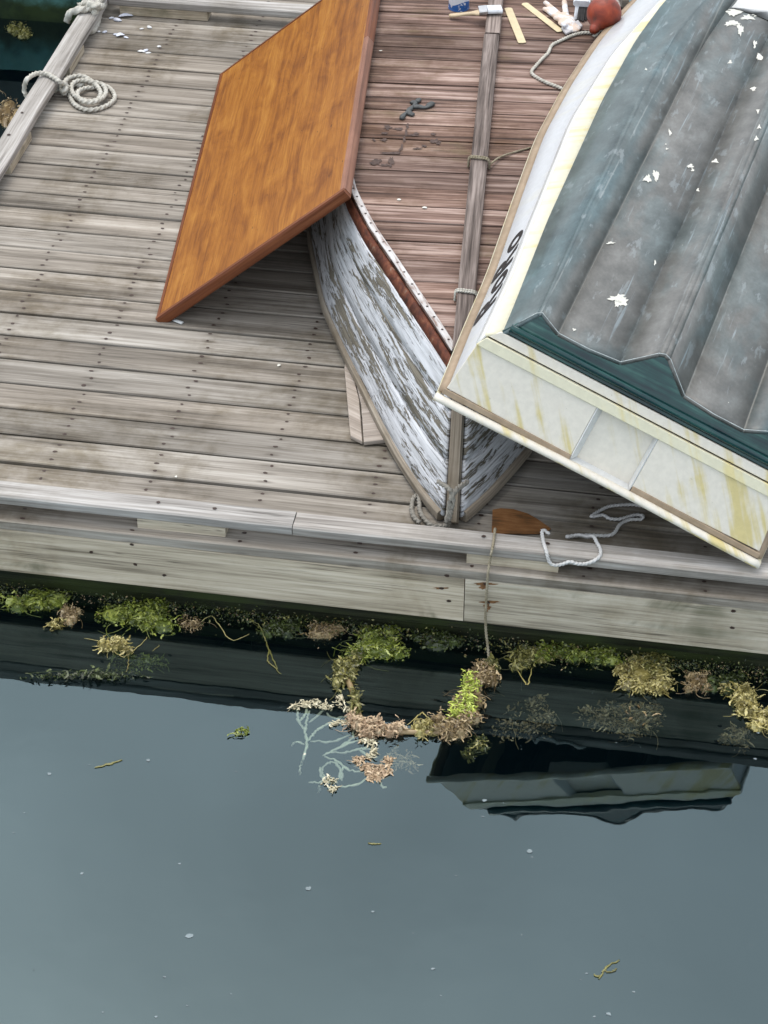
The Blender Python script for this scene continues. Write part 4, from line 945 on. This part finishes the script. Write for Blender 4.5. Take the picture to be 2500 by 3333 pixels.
# ------------------------------------------------------------------ things on the deck
def deckpoly(name, px, th, mat, z=.004, **k): return flat_poly(name, [up(x, y, z) for x, y in px], th, mat, **k)
tag(deckpoly('plank_offcut', [(757, 948), (783, 961), (776, 870), (752, 770), (744, 800)], .016, M['scrap'], bev=.003), 'pale split plank end showing outermost beside the skiff rail', 'plank')
tag(deckpoly('plank_offcut', [(786, 963), (836, 957), (812, 900), (770, 800), (757, 780), (780, 880)], .018, M['scrap'], bev=.003), 'split plank end tucked beneath the skiff rail', 'plank')
M['chip'] = plain('white_plastic', (.72, .74, .72), .5, .08, 30.)
A, B = up(365, 686, .006), up(394, 698, .006)
tag(MB().sweep([A, A.lerp(B, .8), B], ell(.010, .004, 8), upv=zz).build('plastic_shim', M['chip'], None, smooth=True), 'small white sliver poking out under the corner of the orange panel', 'sliver')
g = NG('brown_plank_stain'); uvs = g.sep(g.n('ShaderNodeTexCoord').outputs['Object']); o = g.n('ShaderNodeTexCoord').outputs['Object']
n = g.noise(g.comb(g.math('MULTIPLY', uvs[0], 8.), g.math('MULTIPLY', uvs[1], 70.), 0.), 1., 5, .6); n2 = g.noise(o, 9., 4)
c = g.ramp(g.math('ADD', g.math('MULTIPLY', n, .5), g.math('MULTIPLY', n2, .5)), [(.36, (.10, .055, .025)), (.5, (.24, .105, .035)), (.64, (.34, .17, .07))]); g.bsdf(c, .8, g.bump(n, .3, .002), .2); M['brown_stain'] = g.m
tag(deckpoly('plank_stain', [R8(0, 0, 0) and (829 + .5 * x, 995 + .5 * y) for x, y in ((466, 318), (470, 214), (505, 208), (560, 212), (620, 230), (660, 252), (700, 280), (722, 296), (690, 318))], .003, M['brown_stain'], .0025, bev=0.), 'rust brown stain on the planks behind the front rail', 'wood scrap')  # stain on the deck plank, added as a thin flat sheet
# shells
M['shell'] = plain('blue_white_shell', (.74, .77, .86), .3, .2, 40., .1); M['shell_w'] = plain('white_shell', (.82, .82, .80), .4, .1, 40., .1)
def shell(px, py, L, W, ang, mat, label, kind=0):
    c = up(px, py, .002); mb = MB(); P = []; UV = []; n = 7; m_ = 9
    ca, sa = math.cos(ang), math.sin(ang)
    for i in range(n + 1):
        row = []
        for j in range(m_ + 1):
            a = i / n; t = (j / m_ - .5) * 2; w = W / 2 * math.sqrt(max(0, 1 - (2 * a - 1) ** 2)) * (1 - .3 * a)
            x = (a - .5) * L; y = w * t; h = .30 * W * (1 - t * t) * math.sin(math.pi * min(1, a * .9 + .08)) ** .7
            if kind: h = .3 * W * (t * t) * math.sin(math.pi * a) + .002
            row.append(c + Vector((ca * x - sa * y, sa * x + ca * y, h + random.uniform(0, .0012))))
        P.append(row); UV.append([(0, 0)] * (m_ + 1))
    return tag(mb.grid(P, UV).build('broken_shell', mat, None, smooth=True, solid=.0015), label, 'shell', 'broken shells on the planks by the mooring rope')
K = .36; SHL = 'small broken blue white mussel shell on the planks near the mooring rope'
for (x, y, L, W, a, mt, kd) in ((755, 98, .075, .032, .3, 'shell', 1), (705, 120, .05, .036, -.3, 'shell', 0), (668, 108, .03, .02, .8, 'shell', 0), (722, 215, .045, .03, .5, 'shell', 1), (693, 207, .025, .02, .1, 'shell', 0), (757, 225, .03, .018, -.4, 'shell', 0), (897, 164, .032, .026, -.5, 'shell_w', 0), (850, 173, .022, .016, .4, 'shell_w', 0), (873, 304, .035, .025, .9, 'shell', 0), (847, 312, .04, .018, -.1, 'shell_w', 1), (890, 318, .03, .018, .3, 'shell_w', 0), (955, 280, .022, .02, .2, 'shell_w', 0), (628, 192, .03, .022, .9, 'shell', 0), (592, 190, .02, .016, .4, 'shell_w', 0)):
    shell(x * K, y * K, L, W, a, M[mt], 'longest mussel shell half lying hollow side up, largest of the broken shells' if L > .07 else SHL if mt == 'shell' else 'small broken white shell on the planks near the mooring rope', kd)

# ------------------------------------------------------------------ moored boat beyond the left rail
M['navy'] = plain('navy_hull_paint', (.012, .018, .035), .3, .15, 4., .05); g = NG('teal_boot_paint'); p = g.pos(); sp = g.sep(p); n = g.noise(p, 9., 5, .6, .3)
lv = g.math('ADD', sp[2], g.math('MULTIPLY', g.math('SUBTRACT', n, .5), .16)); al = g.step(lv, -.27, -.16)
c = g.mix(al, g.ramp(n, [(.35, (.008, .02, .006)), (.6, (.03, .05, .012))]), g.ramp(n, [(.3, (.05, .19, .17)), (.7, (.13, .33, .31))])); g.bsdf(c, .5, g.bump(n, .2, .004), .4); M['teal'] = g.m
moored = empty('moored_boat', (-3., 10.9, ZW), 'teal bottomed boat moored beyond the edge rail, only its waterline showing', 'boat')
def hull_y(x, z):      # face towards the camera
    k = min(1., max(0., (x + 6.) / 5.6)); return 10.86 + .0 - .10 * (z - ZW) + 1.2 * max(0, k - .97) ** 1.5 * 8
def hgrid(name, z0, z1, mat):
    P = []; UV = []
    for x in np.linspace(-7., -.42, 30): P.append([(x, hull_y(x, z), z) for z in np.linspace(z0, z1, 6)]); UV.append([(x, z) for z in np.linspace(z0, z1, 6)])
    fixparent(MB().grid([r[::-1] for r in P], [r[::-1] for r in UV]).build(name, mat, None, smooth=True, solid=.03), moored)
hgrid('bottom_paint', -.75, -.07, M['teal']); hgrid('topside', -.069, 1.15, M['navy'])
mb = MB(); mb.box(-7, -.42, 10.76, 12.6, 1.151, 1.2); fixparent(mb.build('deck', M['gel_white'], None), moored)
mb = MB(); mb.box(-.44, -.40, 10.9, 12.6, -.7, 1.15); fixparent(mb.build('transom', M['navy'], None), moored)

# ------------------------------------------------------------------ seaweed
def leaf(mb, c, L, W, dirv, nrm, curl=.3):
    base = len(mb.v); sv = dirv.cross(nrm).normalized(); a = c - dirv * L / 2; b = c + dirv * L / 2; m_ = c + nrm * L * curl * random.uniform(-.6, 1)
    mb.v += [a, m_ + sv * W / 2, b + nrm * L * curl * random.uniform(-.3, .3), m_ - sv * W / 2]
    mb.face((base, base + 1, base + 2), [(0, 0)] * 3); mb.face((base, base + 2, base + 3), [(0, 0)] * 3)
def rv(): 
    v = Vector((random.gauss(0, 1), random.gauss(0, 1), random.gauss(0, 1))); return v.normalized()
def clump(px, py, rx, ry, mat, n, label, h=.035, size=.016, z=ZW, droop=None, group='seaweed growing along the dock waterline', core=True, under=.25, aspect=.55, cat='seaweed'):
    """rx, ry: half extent in photo pixels on the water plane"""
    c = up(px, py, z); ex_ = (up(px + rx, py, z) - c); ey_ = (up(px, py - ry, z) - c); mb = MB()
    n = int(n * 2.0); ex_ *= 1.12; ey_ *= 1.15; lob = [(random.uniform(-.75, .75), random.uniform(-.65, .65), random.uniform(.22, .55)) for _ in range(11)] + [(0, 0, .6)]
    for _ in range(n):
        lx, ly, lr = random.choice(lob); a = random.uniform(0, 6.283); r = lr * math.sqrt(random.random())
        u = lx + r * math.cos(a); v = ly + r * math.sin(a) * .9
        e = 1 - (r / lr) ** 2; zz_ = h * (e * random.uniform(.35, 1.) + random.uniform(-under, .12))
        p = c + ex_ * u + ey_ * v + Vector((0, 0, zz_)); L = size * .66 * random.uniform(.45, 1.6)
        nr = (Vector((0, 0, 1)) * 1.1 + rv()).normalized(); dv = rv(); dv = (dv - nr * dv.dot(nr)).normalized()
        leaf(mb, p, L, L * aspect * random.uniform(.6, 1.3), dv, nr)
    for _ in range(int(n * .16)):
        lx, ly, lr = random.choice(lob); a = random.uniform(0, 6.283); r = lr * math.sqrt(random.random()); L = size * random.uniform(.7, 2.3); wd = size * random.uniform(.10, .28)
        p = c + ex_ * (lx + r * math.cos(a)) + ey_ * (ly + r * math.sin(a) * .9) + Vector((0, 0, h * ((1 - (r / lr) ** 2) * random.uniform(.6, 1.1) + .12))); an = random.uniform(0, 6.283); base = len(mb.v)
        for k in range(5):
            dv = Vector((math.cos(an), math.sin(an), 0)); sv = Vector((-math.sin(an), math.cos(an), random.uniform(-.5, .5))) * (wd * (1 - abs(k / 4 - .45)) * random.uniform(.7, 1.3))
            mb.v += [p + sv, p - sv]; p = p + dv * (L / 4) + Vector((0, 0, random.uniform(-.5, .18) * L / 4)); p.z = max(p.z, z - .004); an += random.uniform(-.8, .8)
        for k in range(4): mb.face((base + 2 * k, base + 2 * k + 1, base + 2 * k + 3, base + 2 * k + 2), [(0, 0)] * 4)
    for _ in range(int(n / 110)):
        a = random.uniform(0, 6.283); r0 = random.uniform(.5, .9); r1 = r0 + random.uniform(.25, .75); bend = random.uniform(-.7, .7); pts_ = []
        for k in range(5):
            q = k / 4; rr_ = r0 + (r1 - r0) * q; aa = a + bend * q * q
            pts_.append(c + ex_ * (rr_ * math.cos(aa)) + ey_ * (rr_ * math.sin(aa)) + Vector((0, 0, h * .3 * (1 - q) + .001)))
        mb.sweep(pts_, [(-.0006, 0), (.0006, 0), (0, .0008)], caps=False, scale=lambda a_: random.uniform(.6, 1.5))
    if core and ry > 12:
        base_n = 10
        for lx, ly, lr in lob:
            cc_ = c + ex_ * lx + ey_ * ly; rad = lr * .62; ring = []
            b = len(mb.v); mb.v.append(cc_ + Vector((0, 0, h * .62)))
            for k in range(2):
                for i in range(base_n):
                    t = 2 * math.pi * i / base_n; q = rad * (.6 if k == 0 else 1.) * random.uniform(.8, 1.2)
                    mb.v.append(cc_ + ex_ * (q * math.cos(t)) + ey_ * (q * math.sin(t)) + Vector((0, 0, h * (.48 if k == 0 else -.1) * random.uniform(.8, 1.2))))
            for i in range(base_n):
                j = (i + 1) % base_n; mb.face((b, b + 1 + i, b + 1 + j), [(0, 0)] * 3); mb.face((b + 1 + i, b + 1 + base_n + i, b + 1 + base_n + j, b + 1 + j), [(0, 0)] * 4)
    o = mb.build('seaweed_clump', M[mat], None); tag(o, label, cat, group); return o
G = [(72, 1302, 62, 22, 'weed_green', 420, 'bright green algae mat beside the rounded brown weed lump'),
     (150, 1328, 24, 22, 'weed_brown', 120, 'rounded brown weed lump between two bright green mats'),
     (122, 1352, 14, 10, 'weed_tan', 60, 'small tan weed knob under the brown lump'),
     (305, 1338, 74, 40, 'weed_green', 800, 'largest bright green algae mat hanging at the waterline'),
     (250, 1398, 34, 20, 'weed_tan', 240, 'knobbly tan weed below the largest green mat'),
     (415, 1352, 40, 12, 'weed_brown', 120, 'thin brown twiggy weed right of the largest green mat'),
     (615, 1362, 48, 18, 'weed_dark', 240, 'dark green algae patch above the dangling twig of weed'),
     (715, 1366, 50, 16, 'weed_brown', 240, 'brown weed strip beside the vivid green clump'),
     (812, 1392, 66, 36, 'weed_green', 700, 'vivid green clump above the floating weed loop'),
     (742, 1450, 34, 38, 'weed_olive', 420, 'olive brown lump at the start of the floating weed loop'),
     (935, 1388, 60, 18, 'weed_dark', 260, 'dark weed fringe left of the hanging line'),
     (1135, 1425, 46, 26, 'weed_olive', 300, 'ragged olive weed right of the hanging line'),
     (1205, 1412, 46, 17, 'weed_green', 320, 'green algae strip under the fascia past the hanging line'),
     (1290, 1422, 60, 18, 'weed_green', 340, 'long green algae fringe beside the yellow brown clump'),
     (1385, 1462, 58, 40, 'weed_tan', 560, 'big yellow brown clump hanging into the water under the dinghy transom'),
     (1400, 1440, 50, 24, 'weed_olive', 300, 'olive green top of the big yellow brown clump'),
     (1500, 1480, 34, 24, 'weed_brown', 240, 'brown curly clump between the yellow clump and tan clump'),
     (1565, 1478, 40, 22, 'weed_dark', 240, 'dark green patch between the brown curly clump and tan bushy clump'),
     (1608, 1512, 46, 34, 'weed_tan', 420, 'tan bushy clump under the far end of the fascia'),
     (1645, 1560, 26, 30, 'weed_tan', 200, 'loose tan weed drifting below the bushy clump'),
     (14, 244, 34, 40, 'weed_brown', 300, 'rusty brown weed beside the outer face of the side rail'),
     (36, 66, 28, 18, 'weed_olive', 160, 'olive brown weed clinging to the moored boat waterline'),
     (190, 1462, 120, 9, 'weed_dark', 160, 'faint dark weed strands drifting in the dock reflection')]
for a in G: clump(*a, size=.017 if a[4] != 'weed_brown' else .013, h=.034 if a[2] > 30 else .028)
# the floating loop: an old line thick with growth
LP_ = [(752, 1468), (768, 1510), (776, 1545), (800, 1572), (850, 1580), (905, 1582), (950, 1582), (985, 1578), (1005, 1545), (1022, 1500), (1042, 1460), (1058, 1430)]
loopo = empty('weedy_loop', up(900, 1582, ZW), 'floating loop of line thick with brown and lime green algae', 'seaweed')
mb = MB(); mb.sweep(resample(catmull([up(x, y, ZW + .006) for x, y in LP_], 8), .008), rope_prof(.009, 8), upv=zz); fixparent(mb.build('line', M['weed_brown'], None, smooth=True), loopo)
def subclump(px, py, rx, ry, mat, n, **k):
    o = clump(px, py, rx, ry, mat, n, '', **k)
    for kk in ('label', 'category', 'group'):
        if kk in o: del o[kk]
    o.name = 'growth'; fixparent(o, loopo)
for a in ((795, 1572, 42, 24, 'weed_peach', 460), (845, 1580, 34, 13, 'weed_peach', 220), (915, 1578, 24, 15, 'weed_tan', 180), (965, 1576, 44, 24, 'weed_brown', 460), (1000, 1560, 34, 28, 'weed_brown', 380), (1008, 1520, 36, 34, 'weed_brown', 420), (1040, 1468, 34, 36, 'weed_brown', 480), (1060, 1440, 16, 18, 'weed_olive', 120), (768, 1520, 12, 34, 'weed_olive', 140)): subclump(*a, h=.045, size=.015)
for a in ((995, 1548, 28, 26, 'weed_lime', 420), (1016, 1490, 18, 22, 'weed_lime', 220), (1006, 1520, 16, 20, 'weed_lime', 140)): subclump(*a, h=.062, size=.013)
# strands
def strands(paths, w, mat, name, label, z=ZW + .003, cat='seaweed', tipmat=None, parent=None):
    mb = MB()
    for pts in paths:
        zz_ = [p[2] if len(p) > 2 else z for p in pts]; path = catmull([up(p[0], p[1], q) for p, q in zip(pts, zz_)], 6); path = [p + Vector((random.gauss(0, .0016), random.gauss(0, .0022), 0)) for p in path]; L = sum((a - b).length for a, b in zip(path, path[1:]))
        mb.sweep(path, ell(w, w * .4, 6), upv=zz, scale=lambda a, L=L: .45 + .9 * math.sin(min(1, a / L) * 2.6 + .25) * (.8 + .3 * math.sin(a * 140)))
    o = mb.build(name, M[mat], None, smooth=True)
    if label: tag(o, label, cat)
    return o
strands([[(538, 1338, -.30), (560, 1352, -.32), (572, 1378), (580, 1405), (578, 1428), (592, 1440), (606, 1456)], [(575, 1390), (586, 1415), (600, 1445)], [(548, 1345, -.31), (566, 1362), (576, 1385)]], .0022, 'weed_olive', 'weed_strand', 'thin knotted weed strand dangling from the dark green patch')
strands([[(225, 1390), (262, 1418), (278, 1412), (305, 1392), (318, 1375)], [(278, 1415), (277, 1440), (272, 1452)], [(180, 1378), (225, 1388), (250, 1400)], [(345, 1395), (330, 1405)], [(390, 1352), (430, 1345), (455, 1330), (470, 1345), (500, 1382), (540, 1368)]], .0014, 'weed_tan', 'weed_strand', 'thin tan weed strands trailing below the largest green mat')
strands([[(1110, 1430), (1128, 1465), (1140, 1478), (1150, 1440)]], .002, 'weed_tan', 'weed_strand', 'wispy weed twig hooked below the ragged olive weed')
strands([[(880, 1565), (905, 1545), (915, 1540), (930, 1558), (945, 1575)]], .002, 'weed_tan', 'weed_strand', 'bent thin weed twig arching over the floating loop')
pz = ZW + .0015
B4 = lambda x, y: (900 / S + x * 550 / 1659 / S, 2250 / S + y * 370 / 1116 / S)
def b4(l): return [(*B4(x, y), z_) for x, y, z_ in [(a[0], a[1], a[2] if len(a) > 2 else ZW - .0035) for a in l]]
bl = empty('bleached_seaweed', up(690, 1600, ZW), 'pale bleached branching seaweed floating just below the surface', 'seaweed')
pale = [[(230, 820, -.40), (240, 720, -.385), (270, 660), (295, 500), (285, 390), (300, 280, -.3635), (325, 190, -.3635)], [(295, 510), (350, 430), (430, 360), (540, 310, -.3635), (700, 330, -.3635)], [(285, 385), (215, 290), (205, 170, -.3635)], [(320, 310), (400, 240, -.3635), (480, 175, -.3635)], [(230, 285), (275, 240, -.3635), (300, 170, -.3635)], [(150, 530, -.38), (190, 505), (280, 515)], [(330, 490), (560, 492), (720, 430, -.3635)],
        [(440, 640), (600, 555), (740, 470), (760, 390, -.3635)], [(480, 620), (700, 520), (840, 470, -.3635)], [(520, 605), (700, 595), (830, 560), (960, 520, -.3635)], [(820, 575), (910, 640, -.3635)], [(830, 560), (960, 580, -.3635)], [(470, 640), (600, 690), (700, 765), (850, 800)], [(310, 895), (440, 890), (560, 850)], [(430, 740), (440, 820), (470, 890)], [(440, 790), (480, 720), (560, 700), (620, 760), (610, 860), (540, 900), (470, 850), (450, 790)], [(650, 740), (640, 880)], [(620, 940), (790, 915), (890, 850)], [(430, 930, -.38), (410, 1000, -.40)], [(1000, 870), (1040, 940), (1090, 935)], [(490, 215, -.3635), (560, 265, -.3635), (690, 250, -.3635), (790, 215, -.3635)]]
fixparent(strands([b4(l) for l in pale], .0048, 'weed_pale', 'fronds', None), bl)
for x, y, rx, ry in ((190, 160, 9, 7), (275, 130, 8, 9), (300, 130, 7, 7), (375, 130, 12, 10), (490, 165, 12, 8), (640, 80, 8, 8), (700, 150, 22, 16), (940, 520, 8, 8), (960, 590, 7, 9), (915, 640, 7, 6), (860, 490, 9, 6), (560, 960, 7, 5), (600, 320, 18, 6), (520, 880, 14, 8)):
    px, py = B4(x, y); o = clump(px, py, rx, ry, 'weed_cream', 40, '', h=.012, size=.012, core=False)
    for kk in ('label', 'category', 'group'):
        if kk in o: del o[kk]
    o.name = 'tips'; fixparent(o, bl)
rot = empty('rotting_weed', up(805, 1660, ZW), 'peach coloured rotting weed scrap beside the bleached seaweed', 'seaweed')
for x, y, rx, ry in ((800, 680, 12, 8), (870, 740, 14, 12), (940, 790, 18, 10), (1000, 800, 14, 12), (1070, 770, 14, 10), (970, 850, 16, 9), (1100, 700, 9, 12)):
    px, py = B4(x, y); o = clump(px, py, rx, ry, 'weed_peach', 70, '', h=.008, size=.016, core=False, under=.6)
    for kk in ('label', 'category', 'group'):
        if kk in o: del o[kk]
    o.name = 'shred'; fixparent(o, rot)
# weed growing under water
for px, py, rx, ry, mt, n, dz, lab in ((1375, 1560, 50, 46, 'weed_brown', 420, -.03, 'brown feathery weed submerged below the big yellow brown clump'), (1300, 1555, 50, 40, 'weed_brown', 200, -.09, 'dim brown weed deep in the reflection under the transom'), (1130, 1545, 60, 50, 'weed_brown', 240, -.09, 'dim weed deep in the water right of the lime green growth'), (1590, 1600, 30, 26, 'weed_brown', 160, -.05, 'submerged brown weed below the tan bushy clump'), (1025, 1620, 26, 24, 'weed_olive', 160, -.02, 'dark weed drooping under the end of the floating loop'), (860, 1650, 40, 24, 'weed_peach', 120, -.06, 'blurred pinkish weed under the surface beside the rotting scrap'), (300, 1440, 60, 26, 'weed_green', 200, -.10, 'dim green weed deep below the largest green mat')):
    clump(px, py, rx, ry, mt, n, lab, h=.03, size=.016, z=ZW + dz, core=False, group='submerged weed')
for q_, (mt_, cnt, sp, sz) in enumerate((('weed_dark', 7000, .034, .014), ('weed_olive', 4200, .045, .015), ('weed_brown', 2200, .05, .012))):
    fr_ = MB()
    for _ in range(cnt):
        x = random.uniform(-.42, 3.3); k = mnoise.noise((x * 2.7, 3.1 + q_ * 9, 0)) * .5 + .5 + .35 * mnoise.noise((x * 9, q_ * 5, 4))
        if random.random() > (1.4 if q_ == 0 else 1.25) * k - (.05 if q_ == 0 else .32): continue
        p = Vector((x, YF + .062 - abs(random.gauss(0, sp)) * (.4 + k), ZW + abs(random.gauss(0, .020)) - .006)); L = random.uniform(.004, sz)
        nr = (Vector((0, -.5, 1)) + rv()).normalized(); dv = rv(); dv = (dv - nr * dv.dot(nr)).normalized(); leaf(fr_, p, L, L * .55, dv, nr)
    tag(fr_.build('algae_fringe', M[mt_], None), ('dark algae fringe along the dock waterline', 'olive algae fringe along the dock waterline', 'brown weed fringe along the dock waterline')[q_], None, kind='stuff')
# floating leaf and bits
lf = clump(521, 1581, 14, 11, 'weed_green', 26, 'small green leaf scrap floating alone on open water', h=.010, size=.02, core=False, group=None); lf.name = 'floating_leaf'
strands([[(205, 1660), (235, 1650), (262, 1642)]], .004, 'weed_olive', 'floating_twig', 'thin pale twig floating on open water', ZW + .002, 'twig')
strands([[(795, 1821), (808, 1822), (822, 1822)]], .003, 'weed_olive', 'floating_twig', 'short pale twig floating beyond the dinghy reflection', ZW + .002, 'twig')
strands([[(1295, 2115), (1310, 2090), (1338, 2075)], [(1300, 2100), (1322, 2098), (1335, 2092)], [(1282, 2105), (1300, 2108)]], .003, 'weed_olive', 'floating_twig', 'tiny branching pale twig floating on the open water', ZW + .002, 'twig')
fl = MB()
for _ in range(150):
    x = random.uniform(0, 1659); y = random.uniform(1480, 2212); k = random.random(); r = .0011 + .0028 * k ** 5
    if y < 1490 + .11 * x: 
        if random.random() < .6: continue
    P = up(x, y, ZW + .0012); fl.disc(P, r * random.uniform(.8, 2.), r, n=5, jit=.4)
for x, y, r in ((665, 1918, .008), (410, 2022, .009), (177, 1886, .005), (1143, 1838, .007), (1315, 2190, .006), (935, 2092, .005), (1047, 1729, .006), (338, 2196, .004), (320, 1642, .006), (107, 1671, .006), (805, 1969, .004)): fl.disc(up(x, y, ZW + .0014), r * 1.3, r, n=7, jit=.4)
M['foam'] = plain('floating_specks', (.22, .27, .28), .8, .2, 30.)
tag(fl.build('floating_specks', M['foam'], None), 'tiny pale specks floating on the water', None, kind='stuff')
